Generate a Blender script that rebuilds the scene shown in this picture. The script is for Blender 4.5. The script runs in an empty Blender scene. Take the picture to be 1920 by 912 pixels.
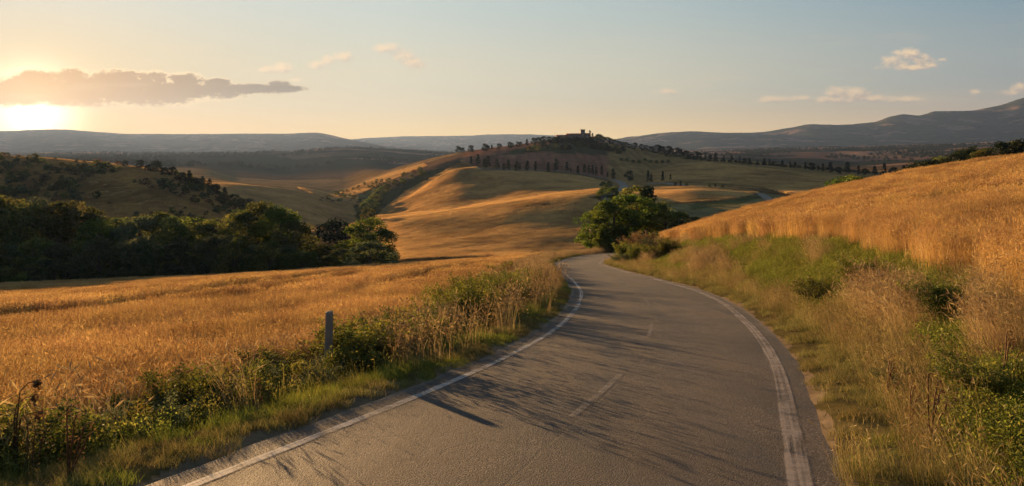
import bpy, math, random
import numpy as np
from mathutils import Vector

R = math.radians
F, CX, HY, ZC = 1400.0, 960.0, 285.0, 2.1       # focal length in photo pixels, centre column, eye-level row, eye height
random.seed(7)
rng = np.random.default_rng(7)

scn = bpy.context.scene
col = scn.collection

# ------------------------------------------------------------------ camera, sky, sun, exposure
SUN_AZ = math.atan2(60 - CX, F)                   # left of the view direction
SUN_EL = R(3.0)
cam_d = bpy.data.cameras.new("camera")
cam = bpy.data.objects.new("camera", cam_d)
col.objects.link(cam)
cam.location = (0, 0, ZC)
cam.rotation_euler = (R(90), 0, 0)
cam_d.sensor_width = 36
cam_d.lens = F / 1920 * 36
cam_d.shift_y = -(456 - HY) / 1920
cam_d.clip_start = 0.1
cam_d.clip_end = 200000
scn.camera = cam

scn.render.engine = 'CYCLES'
cy = scn.cycles
cy.use_denoising = True
cy.use_adaptive_sampling = True
cy.adaptive_threshold = 0.015
cy.max_bounces = 6
cy.diffuse_bounces = 2
cy.glossy_bounces = 2
cy.transmission_bounces = 4
cy.transparent_max_bounces = 8
cy.volume_bounces = 1
cy.sample_clamp_indirect = 4
scn.view_settings.view_transform = 'Standard'
scn.view_settings.look = 'None'
scn.view_settings.gamma = 1
scn.view_settings.use_curve_mapping = False
EXPO = 2.85
scn.view_settings.exposure = EXPO

sun_d = bpy.data.lights.new("sun", 'SUN')
sun = bpy.data.objects.new("sun", sun_d)
col.objects.link(sun)
sun_d.energy = 5.0
sun_d.angle = R(0.5)
sun_d.color = (1.0, 0.59, 0.25)
SUN_DIR = Vector((math.sin(SUN_AZ) * math.cos(SUN_EL), math.cos(SUN_AZ) * math.cos(SUN_EL), math.sin(SUN_EL)))
sun.rotation_euler = SUN_DIR.to_track_quat('Z', 'Y').to_euler()
sun.location = (-400, 600, 300)


class Nodes:
    """small helper to write node trees"""
    def __init__(s, tree):
        s.t = tree

    def n(s, typ, **kw):
        nd = s.t.nodes.new(typ)
        for k, v in kw.items():
            setattr(nd, k, v)
        return nd

    def put(s, sock, v):
        if isinstance(v, bpy.types.NodeSocket):
            s.t.links.new(v, sock)
        elif v is not None:
            if hasattr(sock.default_value, '__len__') and not hasattr(v, '__len__'):
                v = [v] * len(sock.default_value)
            if hasattr(sock.default_value, '__len__') and len(sock.default_value) == 4 and len(v) == 3:
                v = (*v, 1)
            sock.default_value = v

    def m(s, op, a, b=None, c=None, clamp=False):
        nd = s.n('ShaderNodeMath', operation=op, use_clamp=clamp)
        for i, v in enumerate((a, b, c)):
            s.put(nd.inputs[i], v)
        return nd.outputs[0]

    def vm(s, op, a, b=None, out=0):
        nd = s.n('ShaderNodeVectorMath', operation=op)
        s.put(nd.inputs[0], a)
        if b is not None:
            s.put(nd.inputs[1], b)
        return nd.outputs[out]

    def mix(s, f, a, b, mode='MIX'):
        nd = s.n('ShaderNodeMix', data_type='RGBA', blend_type=mode)
        s.put(nd.inputs[0], f)
        s.put(nd.inputs[6], a)
        s.put(nd.inputs[7], b)
        return nd.outputs[2]

    def ss(s, v, lo, hi, a=0.0, b=1.0):
        nd = s.n('ShaderNodeMapRange', interpolation_type='SMOOTHSTEP')
        s.put(nd.inputs[0], v)
        for i, k in enumerate((lo, hi, a, b)):
            s.put(nd.inputs[1 + i], k)
        return nd.outputs[0]

    def noise(s, vec, scale, detail=4, rough=0.55, dist=0.0, col=False):
        nd = s.n('ShaderNodeTexNoise')
        s.put(nd.inputs['Vector'], vec)
        nd.inputs['Scale'].default_value = scale
        nd.inputs['Detail'].default_value = detail
        nd.inputs['Roughness'].default_value = rough
        nd.inputs['Distortion'].default_value = dist
        return nd.outputs[1 if col else 0]

    def ramp(s, v, stops, interp='LINEAR'):
        nd = s.n('ShaderNodeValToRGB')
        cr = nd.color_ramp
        cr.interpolation = interp
        while len(cr.elements) < len(stops):
            cr.elements.new(0.5)
        for e, (p, c) in zip(cr.elements, stops):
            e.position = p
            e.color = (*c, 1)
        s.put(nd.inputs[0], v)
        return nd.outputs[0]


world = bpy.data.worlds.new("World")
scn.world = world
world.use_nodes = True
world.node_tree.nodes.clear()


def build_sky():
    N = Nodes(world.node_tree)
    tc = N.n('ShaderNodeTexCoord').outputs['Generated']
    sep = N.n('ShaderNodeSeparateXYZ')
    N.put(sep.inputs[0], tc)
    dx, dy, dz = sep.outputs
    # true sky model, carrying the low sun's direction
    sky = N.n('ShaderNodeTexSky', sky_type='NISHITA')
    sky.sun_disc = False
    sky.sun_elevation = SUN_EL
    sky.sun_rotation = SUN_AZ
    sky.altitude = 300
    sky.air_density = 1.0
    sky.dust_density = 2.0
    sky.ozone_density = 1.0
    bg1 = N.n('ShaderNodeBackground')
    N.put(bg1.inputs[0], sky.outputs[0])
    bg1.inputs[1].default_value = 0.05
    # evening colour of the air, by height above the horizon and by angle from the sun
    az = N.m('ARCTAN2', dx, dy)
    off = N.m('ABSOLUTE', N.m('SUBTRACT', az, SUN_AZ))
    off = N.m('MINIMUM', off, N.m('SUBTRACT', 2 * math.pi, off))
    a = N.m('DIVIDE', off, math.pi)                      # 0 at the sun, 1 opposite
    hor = N.ramp(a, [(0.0, (0.88, 0.52, 0.14)), (0.13, (1.24, 0.80, 0.26)), (0.24, (1.28, 0.83, 0.31)), (0.37, (0.98, 0.66, 0.37)), (1.0, (0.24, 0.25, 0.33))])
    mid = N.ramp(a, [(0.0, (0.58, 0.49, 0.30)), (0.13, (0.77, 0.69, 0.49)), (0.24, (0.68, 0.64, 0.48)), (0.37, (0.40, 0.44, 0.43)), (1.0, (0.16, 0.24, 0.36))])
    top = N.ramp(a, [(0.0, (0.58, 0.64, 0.61)), (0.13, (0.57, 0.65, 0.62)), (0.24, (0.44, 0.54, 0.55)), (0.37, (0.20, 0.34, 0.43)), (1.0, (0.10, 0.18, 0.30))])
    el = N.m('ARCSINE', dz)
    c = N.mix(N.ss(el, R(0.2), R(5.0)), hor, mid)
    c = N.mix(N.ss(el, R(4.0), R(12.0)), c, top)
    c = N.mix(N.ss(el, R(13), R(60)), c, (0.10, 0.17, 0.29))
    # sun glow in the air
    sd = (math.sin(SUN_AZ) * math.cos(R(2.6)), math.cos(SUN_AZ) * math.cos(R(2.6)), math.sin(R(2.6)))
    dot = N.m('MINIMUM', N.vm('DOT_PRODUCT', tc, sd, out=1), 1.0)
    ang = N.m('ARCCOSINE', dot)
    g1 = N.m('EXPONENT', N.m('MULTIPLY', N.m('POWER', N.m('DIVIDE', ang, R(2.1)), 2.0), -1.0))
    g2 = N.m('EXPONENT', N.m('MULTIPLY', N.m('DIVIDE', ang, R(3.6)), -1.0))
    # clouds: direction converted to the tangent of azimuth and of height
    yy = N.m('MAXIMUM', dy, 0.05)
    u = N.m('ADD', N.m('MULTIPLY', N.m('DIVIDE', dx, yy), F), CX)
    v = N.m('SUBTRACT', HY, N.m('MULTIPLY', N.m('DIVIDE', dz, yy), F))
    uv = N.n('ShaderNodeCombineXYZ')
    N.put(uv.inputs[0], u)
    N.put(uv.inputs[1], N.m('MULTIPLY', v, 1.7))
    warp = N.noise(uv.outputs[0], 0.022, 6, 0.62)
    fine = N.noise(uv.outputs[0], 0.075, 5, 0.6)

    def field(blobs, amp, u=u, v=v, warp=warp, fine=fine):
        best = None
        for (bx, by, rx, ry) in blobs:
            e = N.m('ADD', N.m('POWER', N.m('ABSOLUTE', N.m('DIVIDE', N.m('SUBTRACT', u, bx), rx)), 2.0),
                    N.m('POWER', N.m('ABSOLUTE', N.m('DIVIDE', N.m('SUBTRACT', v, by), ry)), 2.0))
            e = N.m('SUBTRACT', 1.0, e)
            best = e if best is None else N.m('SMOOTH_MAX', best, e, 0.3)
        best = N.m('MAXIMUM', best, -3.0)
        nz = N.m('ADD', N.m('MULTIPLY', N.m('SUBTRACT', warp, 0.5), amp), N.m('MULTIPLY', N.m('SUBTRACT', fine, 0.5), amp * 0.6))
        return N.m('ADD', best, nz)
    # the long bank of cloud beside the sun
    bank = field([(60, 172, 190, 34), (-200, 165, 200, 40), (190, 170, 150, 34), (300, 176, 90, 28), (380, 170, 95, 20), (470, 167, 80, 11), (535, 166, 46, 8), (68, 148, 44, 20), (135, 146, 40, 18), (215, 148, 50, 20), (285, 152, 40, 20), (345, 152, 40, 18), (405, 158, 34, 12), (522, 160, 26, 10)], 1.9)
    floor_ = N.ss(v, N.m('ADD', 206, N.m('MULTIPLY', N.m('SUBTRACT', warp, .5), 26)), 194, 0, 1)
    ba = N.m('MULTIPLY', N.ss(bank, -0.30, 0.50), floor_)
    near_sun = N.m('EXPONENT', N.m('MULTIPLY', N.m('DIVIDE', ang, R(5.0)), -1.0))
    bcol = N.mix(near_sun, (0.06, 0.042, 0.042), (0.95, 0.46, 0.11))
    bcol = N.mix(N.ss(N.m('ADD', bank, N.m('MULTIPLY', fine, 0.5)), 0.85, 0.22), bcol, (1.35, 1.0, 0.55))
    bcol = N.mix(N.ss(u, 320, 560, 0, 0.55), bcol, (0.055, 0.05, 0.06))
    # small puffs
    PUFFS = [(505, 131, 22, 8), (530, 128, 26, 10), (596, 120, 24, 10), (618, 112, 20, 9), (642, 105, 24, 11), (560, 150, 22, 5), (730, 90, 34, 11), (758, 102, 30, 13), (778, 118, 24, 12),
             (1680, 116, 30, 14), (1700, 106, 26, 17), (1726, 113, 26, 13), (1742, 121, 26, 9), (1700, 126, 58, 7), (1768, 112, 10, 4), (1575, 172, 28, 14), (1600, 176, 30, 12), (1640, 186, 60, 8), (1570, 188, 60, 8), (1700, 186, 40, 6), (1460, 187, 44, 8), (1500, 183, 20, 6), (1247, 173, 32, 7), (1912, 166, 22, 10), (1895, 174, 26, 6), (1828, 174, 12, 6)]
    puffs = field(PUFFS, 3.4)
    u2, v2 = N.m('ADD', u, -9.0), N.m('ADD', v, -7.0)
    uv2 = N.n('ShaderNodeCombineXYZ'); N.put(uv2.inputs[0], u2); N.put(uv2.inputs[1], N.m('MULTIPLY', v2, 1.7))
    toward = field(PUFFS, 3.4, u2, v2, N.noise(uv2.outputs[0], 0.022, 6, 0.62), N.noise(uv2.outputs[0], 0.075, 5, 0.6))
    pa = N.m('MULTIPLY', N.ss(puffs, -0.3, 1.3), N.ss(u, 480, 1750, 0.8, 0.95))
    shade = N.ss(N.m('SUBTRACT', toward, puffs), -0.9, 0.9)
    pcol = N.mix(shade, (1.05, 0.76, 0.47), (0.55, 0.43, 0.37))
    c = N.mix(pa, c, pcol)
    c = N.mix(N.m('MULTIPLY', ba, 0.95), c, bcol)
    # thin streaks
    st = N.n('ShaderNodeCombineXYZ')
    N.put(st.inputs[0], N.m('MULTIPLY', u, 0.12))
    N.put(st.inputs[1], N.m('MULTIPLY', v, 1.0))
    streak = N.ss(N.noise(st.outputs[0], 0.035, 5, 0.55), 0.5, 0.8)
    c = N.mix(N.m('MULTIPLY', streak, N.ss(el, R(13), R(2), 0.0, 0.34)), c, (0.88, 0.66, 0.42))
    up = N.ss(dz, -0.002, 0.002)
    c = N.mix(up, (0.16, 0.12, 0.08), c)
    bg2 = N.n('ShaderNodeBackground')
    N.put(bg2.inputs[0], c)
    bg2.inputs[1].default_value = 1.0 / 2 ** EXPO
    bg3 = N.n('ShaderNodeBackground')
    s1 = N.n('ShaderNodeVectorMath', operation='SCALE'); s1.inputs[0].default_value = (3.0, 2.6, 1.8); N.put(s1.inputs['Scale'], g1)
    s2 = N.n('ShaderNodeVectorMath', operation='SCALE'); s2.inputs[0].default_value = (0.50, 0.29, 0.075); N.put(s2.inputs['Scale'], g2)
    N.put(bg3.inputs[0], N.vm('ADD', s1.outputs[0], s2.outputs[0]))
    N.put(bg3.inputs[1], N.m('MULTIPLY', N.m('SUBTRACT', 1.0, N.m('MULTIPLY', ba, 0.92)), 1 / 2 ** EXPO))
    ad = N.n('ShaderNodeMixShader')
    ad.inputs[0].default_value = 0.975
    N.put(ad.inputs[1], bg1.outputs[0])
    N.put(ad.inputs[2], bg2.outputs[0])
    ad2 = N.n('ShaderNodeAddShader')
    N.put(ad2.inputs[0], ad.outputs[0])
    N.put(ad2.inputs[1], bg3.outputs[0])
    out = N.n('ShaderNodeOutputWorld')
    N.put(out.inputs[0], ad2.outputs[0])


build_sky()

# ------------------------------------------------------------------ helpers


def tag(o, label=None, cat=None, group=None, kind=None):
    if label: o['label'] = label
    if cat: o['category'] = cat
    if group: o['group'] = group
    if kind: o['kind'] = kind
    return o


def raw_mesh(name, V, faces, tint=None, colors=None, smooth=False):
    """faces: list of int arrays (m,k)"""
    V = np.asarray(V, dtype=np.float32)
    me = bpy.data.meshes.new(name)
    me.vertices.add(len(V))
    me.vertices.foreach_set('co', V.ravel())
    faces = [np.asarray(f, dtype=np.int32) for f in faces if len(f)]
    if faces:
        loops = np.concatenate([f.ravel() for f in faces])
        tot = np.concatenate([np.full(len(f), f.shape[1], np.int32) for f in faces])
        start = np.concatenate([[0], np.cumsum(tot)[:-1]]).astype(np.int32)
        me.loops.add(len(loops))
        me.loops.foreach_set('vertex_index', loops)
        me.polygons.add(len(tot))
        me.polygons.foreach_set('loop_start', start)
        if smooth:
            me.polygons.foreach_set('use_smooth', np.ones(len(tot), bool))
    me.update(calc_edges=True)
    me.validate()
    if tint is not None:
        a = me.attributes.new('tint', 'FLOAT', 'POINT')
        a.data.foreach_set('value', np.asarray(tint, np.float32))
    if colors is not None:
        a = me.attributes.new('Col', 'FLOAT_COLOR', 'POINT')
        c4 = np.ones((len(V), 4), np.float32)
        c4[:, :3] = colors
        a.data.foreach_set('color', c4.ravel())
    return me


def link(name, me, mat=None, parent=None):
    o = bpy.data.objects.new(name, me)
    col.objects.link(o)
    if mat is not None and not me.materials:
        me.materials.append(mat)
    if parent is not None:
        o.parent = parent
    return o


def empty(name, loc, rz=0.0, s=1.0):
    o = bpy.data.objects.new(name, None)
    col.objects.link(o)
    o.location = loc
    o.rotation_euler = (0, 0, rz)
    o.scale = (s, s, s) if not hasattr(s, '__len__') else s
    o.empty_display_size = 0.2
    return o


class MB:
    """collects quads and tris with a tint per vertex"""
    def __init__(s):
        s.v, s.q, s.t3, s.tn, s.n = [], [], [], [], 0

    def add(s, V, Q=None, T=None, tint=0.5):
        V = np.asarray(V, float).reshape(-1, 3)
        s.v.append(V)
        s.tn.append(np.broadcast_to(np.asarray(tint, float), (len(V),)))
        if Q is not None: s.q.append(np.asarray(Q, int).reshape(-1, 4) + s.n)
        if T is not None: s.t3.append(np.asarray(T, int).reshape(-1, 3) + s.n)
        s.n += len(V)

    def tube(s, pts, rad, k=6, tint=0.5, cap=True):
        pts = np.asarray(pts, float)
        rad = np.broadcast_to(np.asarray(rad, float), (len(pts),))
        d = np.gradient(pts, axis=0)
        d /= np.linalg.norm(d, axis=1, keepdims=True) + 1e-9
        ref = np.array([1.0, 0, 0]) if abs(d[0][0]) < .8 else np.array([0, 1.0, 0])
        a = np.cross(d, ref); a /= np.linalg.norm(a, axis=1, keepdims=True)
        b = np.cross(d, a)
        th = np.linspace(0, 2 * np.pi, k, endpoint=False)
        V = pts[:, None] + rad[:, None, None] * (np.cos(th)[None, :, None] * a[:, None] + np.sin(th)[None, :, None] * b[:, None])
        Q = []
        for i in range(len(pts) - 1):
            for j in range(k):
                j2 = (j + 1) % k
                Q.append((i * k + j, i * k + j2, (i + 1) * k + j2, (i + 1) * k + j))
        V = V.reshape(-1, 3)
        T = []
        if cap:
            V = np.vstack([V, pts[-1:]])
            c = len(V) - 1
            T = [((len(pts) - 1) * k + j, (len(pts) - 1) * k + (j + 1) % k, c) for j in range(k)]
        s.add(V, Q, T or None, tint)

    def box(s, lo, hi, tint=0.5):
        (x0, y0, z0), (x1, y1, z1) = lo, hi
        V = [(x0, y0, z0), (x1, y0, z0), (x1, y1, z0), (x0, y1, z0), (x0, y0, z1), (x1, y0, z1), (x1, y1, z1), (x0, y1, z1)]
        s.add(V, [(0, 3, 2, 1), (4, 5, 6, 7), (0, 1, 5, 4), (1, 2, 6, 5), (2, 3, 7, 6), (3, 0, 4, 7)], None, tint)

    def leaves(s, C, size, r, tint, up=0.3, aspect=0.55):
        """one small diamond leaf at each of C"""
        n = len(C)
        nrm = r.normal(size=(n, 3)); nrm[:, 2] += up
        nrm /= np.linalg.norm(nrm, axis=1, keepdims=True)
        a = np.cross(nrm, r.normal(size=(n, 3)))
        a /= np.linalg.norm(a, axis=1, keepdims=True) + 1e-9
        b = np.cross(nrm, a)
        L = (np.broadcast_to(size, (n,)) * r.uniform(0.6, 1.35, n))[:, None]
        W = L * aspect
        V = np.stack([C - a * L, C + b * W + nrm * L * 0.12, C + a * L, C - b * W + nrm * L * 0.12], 1).reshape(-1, 3)
        Q = np.arange(4 * n).reshape(-1, 4)
        s.add(V, Q, None, np.repeat(tint, 4))

    def mesh(s, name, smooth=False):
        V = np.vstack(s.v)
        fs = []
        if s.q: fs.append(np.vstack(s.q))
        if s.t3: fs.append(np.vstack(s.t3))
        return raw_mesh(name, V, fs, tint=np.concatenate(s.tn), smooth=smooth)

    def build(s, name, mat, parent=None, smooth=False):
        return link(name, s.mesh(name, smooth), mat, parent)


def new_mat(name):
    m = bpy.data.materials.new(name)
    m.use_nodes = True
    m.node_tree.nodes.clear()
    N = Nodes(m.node_tree)
    out = N.n('ShaderNodeOutputMaterial')
    return m, N, out


def leaf_mat(name, c0, c1, c2=None, trans=0.4, var=0.25, gloss=0.02, patch=0.0):
    """foliage: colour runs over the tint attribute, and shifts a little from plant to plant"""
    m, N, out = new_mat(name)
    t = N.n('ShaderNodeAttribute', attribute_name='tint').outputs['Fac']
    stops = [(0.0, c0), (1.0, c1)] if c2 is None else [(0.0, c0), (0.55, c1), (1.0, c2)]
    c = N.ramp(t, stops)
    oi = N.n('ShaderNodeObjectInfo')
    hs = N.n('ShaderNodeHueSaturation')
    N.put(hs.inputs['Hue'], N.m('ADD', 0.5, N.m('MULTIPLY', N.m('SUBTRACT', oi.outputs['Random'], 0.5), var * 0.12)))
    N.put(hs.inputs['Value'], N.m('ADD', 1.0, N.m('MULTIPLY', N.m('SUBTRACT', oi.outputs['Random'], 0.5), var * 2)))
    N.put(hs.inputs['Color'], c)
    c = hs.outputs[0]
    if patch:
        pos = N.n('ShaderNodeNewGeometry').outputs['Position']
        c = N.mix(1.0, c, N.ramp(N.noise(pos, patch, 4, 0.6), [(0.3, (0.66, 0.62, 0.58)), (0.52, (1.0, 1.0, 1.0)), (0.72, (1.22, 1.24, 1.3))]), 'MULTIPLY')
    d = N.n('ShaderNodeBsdfDiffuse'); N.put(d.inputs[0], c)
    tr = N.n('ShaderNodeBsdfTranslucent'); N.put(tr.inputs[0], c)
    mx = N.n('ShaderNodeMixShader'); mx.inputs[0].default_value = trans
    N.put(mx.inputs[1], d.outputs[0]); N.put(mx.inputs[2], tr.outputs[0])
    g = N.n('ShaderNodeBsdfGlossy'); g.inputs['Roughness'].default_value = 0.5; g.inputs['Color'].default_value = (1, 1, 1, 1)
    m2 = N.n('ShaderNodeMixShader'); m2.inputs[0].default_value = gloss * 0.5
    N.put(m2.inputs[1], mx.outputs[0]); N.put(m2.inputs[2], g.outputs[0])
    N.put(out.inputs[0], m2.outputs[0])
    return m


def solid_mat(name, c, c2=None, scale=6.0, rough=0.85, bump=0.3, bscale=None, dist=0.02):
    m, N, out = new_mat(name)
    tc = N.n('ShaderNodeTexCoord').outputs['Object']
    n1 = N.noise(tc, scale, 6, 0.6)
    cc = N.mix(N.ss(n1, 0.35, 0.65), c, c2 if c2 else tuple(x * 0.75 for x in c))
    p = N.n('ShaderNodeBsdfPrincipled')
    N.put(p.inputs['Base Color'], cc)
    p.inputs['Roughness'].default_value = rough
    p.inputs['Specular IOR Level'].default_value = 0.25
    b = N.n('ShaderNodeBump'); b.inputs['Strength'].default_value = bump; b.inputs['Distance'].default_value = dist
    N.put(b.inputs['Height'], N.noise(tc, bscale or scale * 4, 5, 0.6))
    N.put(p.inputs['Normal'], b.outputs[0])
    N.put(out.inputs[0], p.outputs[0])
    return m


def pchip(x, y, xq):
    """monotone cubic interpolation with flat-slope ends held straight"""
    x, y, xq = np.asarray(x, float), np.asarray(y, float), np.asarray(xq, float)
    h = np.diff(x); d = np.diff(y) / h
    m = np.zeros(len(x))
    for i in range(1, len(x) - 1):
        if d[i - 1] * d[i] > 0:
            w1, w2 = 2 * h[i] + h[i - 1], h[i] + 2 * h[i - 1]
            m[i] = (w1 + w2) / (w1 / d[i - 1] + w2 / d[i])
    m[0], m[-1] = d[0], d[-1]
    i = np.clip(np.searchsorted(x, xq) - 1, 0, len(x) - 2)
    t = (xq - x[i]) / h[i]
    tt = np.clip(t, 0, 1)
    r = ((1 + 2 * tt) * (1 - tt) ** 2 * y[i] + tt * (1 - tt) ** 2 * h[i] * m[i] + tt ** 2 * (3 - 2 * tt) * y[i + 1] + tt ** 2 * (tt - 1) * h[i] * m[i + 1])
    return r + np.where(t < 0, t * h[i] * m[0], 0) + np.where(t > 1, (t - 1) * h[i] * m[-1], 0)


def sst(x, a, b):
    t = np.clip((np.asarray(x, float) - a) / (b - a), 0, 1)
    return t * t * (3 - 2 * t)


_perm = np.random.default_rng(3).permutation(512)
_grad = np.random.default_rng(4).uniform(-1, 1, 512)


def vnoise(x, y):
    xi, yi = np.floor(x).astype(int), np.floor(y).astype(int)
    fx, fy = x - xi, y - yi
    fx, fy = fx * fx * (3 - 2 * fx), fy * fy * (3 - 2 * fy)
    g = lambda a, b: _grad[_perm[(_perm[a & 511] + b) & 511]]
    return (g(xi, yi) * (1 - fx) + g(xi + 1, yi) * fx) * (1 - fy) + (g(xi, yi + 1) * (1 - fx) + g(xi + 1, yi + 1) * fx) * fy


def fbm(x, y, o=4, rough=0.5):
    s, a, t = 0, 1.0, 0
    for k in range(o):
        s = s + a * vnoise(x * 2 ** k + 17.3 * k, y * 2 ** k - 9.1 * k)
        t += a; a *= rough
    return s / t


# ------------------------------------------------------------------ lie of the land
SLOPE = 0.118
RL = np.array([(-60, -22), (-30, -16.0), (-12, -9.6), (0, -5.25), (6.36, -2.79), (10.7, -1.07), (13.55, -0.1), (18, 1.05), (24.5, 2.12), (30.9, 2.76), (36.75, 3.02), (44, 3.2), (53, 3.42), (65, 4.0), (77, 5.4), (98, 9.3), (122, 16.6), (140, 27), (160, 45)])
RR = np.array([(-60, -16.5), (-30, -10.2), (-12, -3.9), (0, 0.32), (6.36, 2.44), (8.4, 3.12), (13, 4.55), (19.3, 6.0), (26.7, 7.2), (32.7, 7.6), (38.2, 7.62), (48, 7.4), (62.5, 7.5), (74, 8.9), (84, 10.8), (105, 15.2), (122, 22), (140, 33), (160, 52)])


def XL(Y): return pchip(RL[:, 0], RL[:, 1], np.clip(Y, -60, 160))
def XR(Y): return pchip(RR[:, 0], RR[:, 1], np.clip(Y, -60, 160))
def zroad(Y): return -SLOPE * np.clip(Y, -60, 165)


def P(px, py, Y):
    return ((px - CX) * Y / F, Y, ZC - (py - HY) * Y / F)


def quadfit(pts):
    A = np.array(pts, float)
    X, Y, Z = A[:, 0] / 30, A[:, 1] / 50, A[:, 2]
    M = np.stack([np.ones_like(X), X, Y, X * X, X * Y, Y * Y], 1)
    M = np.vstack([M, 0.05 * np.eye(6)[3:]])
    c, *_ = np.linalg.lstsq(M, np.concatenate([Z, np.zeros(3)]), rcond=None)
    return lambda X, Y: (c[0] + c[1] * (X / 30) + c[2] * (Y / 50) + c[3] * (X / 30) ** 2 + c[4] * (X / 30) * (Y / 50) + c[5] * (Y / 50) ** 2)


WH = 0.82                                        # height of the wheat
lp = [P(px, py, d) for px, py, d in [(-400, 545, 110), (0, 535, 110), (300, 529, 106), (500, 511, 106), (740, 487, 110), (900, 484, 115), (1000, 484, 112), (1060, 478, 118)]]
lp = [(x, y, z - WH) for x, y, z in lp] + [(-6, 8, -1.8), (-9, 3, -1.4), (-15, 10, -2.6), (-20, 30, -5.4), (-12, 30, -4.9), (-3, 30, -4.35), (-1.5, 50, -6.75), (-20, -10, -.9)]
FIELD_L = quadfit(lp)
rp = [P(px, py, d) for px, py, d in [(1920, 285, 65), (1750, 312, 75), (1600, 345, 80), (1400, 399, 85), (1260, 434, 86), (2400, 235, 60)]]
rp = [(x, y, z - WH) for x, y, z in rp] + [P(*a) for a in [(1920, 598, 9.5), (1620, 490, 25), (1400, 458, 45), (1300, 457, 60)]] + [(14, 72, -6.3), (20.6, 20, 1.0), (14, -5, 1.6), (30, 40, 0.3)]
FIELD_R = quadfit(rp)


def edge_r(Y): return np.interp(Y, [-20, 4, 9.5, 25, 45, 60, 80, 100], [2.6, 2.8, 3.0, 4.8, 6.4, 7.0, 6.5, 6.0])


TRACKS = [[(-21.4, 29.6), (-20.07, 30.5), (-19.15, 31.5), (-18.4, 33.9), (-17.7, 36.5), (-16.95, 41.6), (-16.7, 48.7), (-16.2, 56.6), (-14.5, 63.4)], [(-6.9, 38.5), (-6.4, 44), (-5.6, 53), (-4.6, 62), (-3.6, 70)], [(-13.0, 38), (-13.6, 48), (-12.2, 57)]]


def line_dist(X, Y, p):
    best = np.full(np.shape(X), 1e9); side = np.zeros(np.shape(X))
    for (x0, y0), (x1, y1) in zip(p[:-1], p[1:]):
        u = np.clip(((X - x0) * (x1 - x0) + (Y - y0) * (y1 - y0)) / ((x1 - x0) ** 2 + (y1 - y0) ** 2), 0, 1)
        d = np.hypot(X - x0 - u * (x1 - x0), Y - y0 - u * (y1 - y0))
        cr = (x1 - x0) * (Y - y0) - (y1 - y0) * (X - x0)
        side = np.where(d < best, np.sign(cr), side); best = np.minimum(best, d)
    return best, side


def near_z(X, Y):
    X = np.asarray(X, float); Y = np.asarray(Y, float)
    zr = zroad(Y)
    tl, tr = (XL(Y) - X) * 0.93, (X - XR(Y)) * 0.94
    Xc, Yc = np.clip(X, -120, 80), np.clip(Y, -25, 130)
    zl = zr + np.interp(tl, [0, 0.25, 0.6, 1.3, 2.0, 3.0, 4.0], [-0.04, -0.01, 0.05, 0.0, -0.3, -0.72, -0.85])
    w = sst(tl, 2.6, 9.0)
    zl = zl * (1 - w) + FIELD_L(Xc, Yc) * w
    te = edge_r(Y)
    fr = FIELD_R(Xc, Yc)
    w = sst(tr / te, 0.16, 1.0)
    lo = zr + np.interp(tr, [0, 0.3, 0.7], [-0.04, 0.0, 0.07])
    zrr = lo * (1 - w) + fr * w
    inside = (tl < 0) & (tr < 0)
    z = np.where(tl > 0, zl, np.where(tr > 0, zrr, zr - 0.05))
    bumps = 0.05 * fbm(X * 0.7, Y * 0.7, 3) * np.where(inside, 0, np.clip(np.maximum(tl, tr), 0, 1.5))
    for p_, hgt in zip(TRACKS, (0.42, 0.30, 0.22)):    # small step added along each track so its shaded face draws a dark line
        d_, sd = line_dist(X, Y, p_)
        z = z + np.where(tl > 4, hgt * (np.where(sd > 0, sst(d_, 0.0, 1.0) * np.exp(-d_ / 7.0), 0) - 0.45 * np.exp(-(d_ / 1.0) ** 2)) * np.exp(-(np.maximum(0, d_ - 14) / 4) ** 2), 0)
    return z + bumps + np.where(inside, 0, 0.12 * fbm(X * .13, Y * .13, 2) * np.clip(np.maximum(tl, tr) / 6 - .5, 0, 1))


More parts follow.
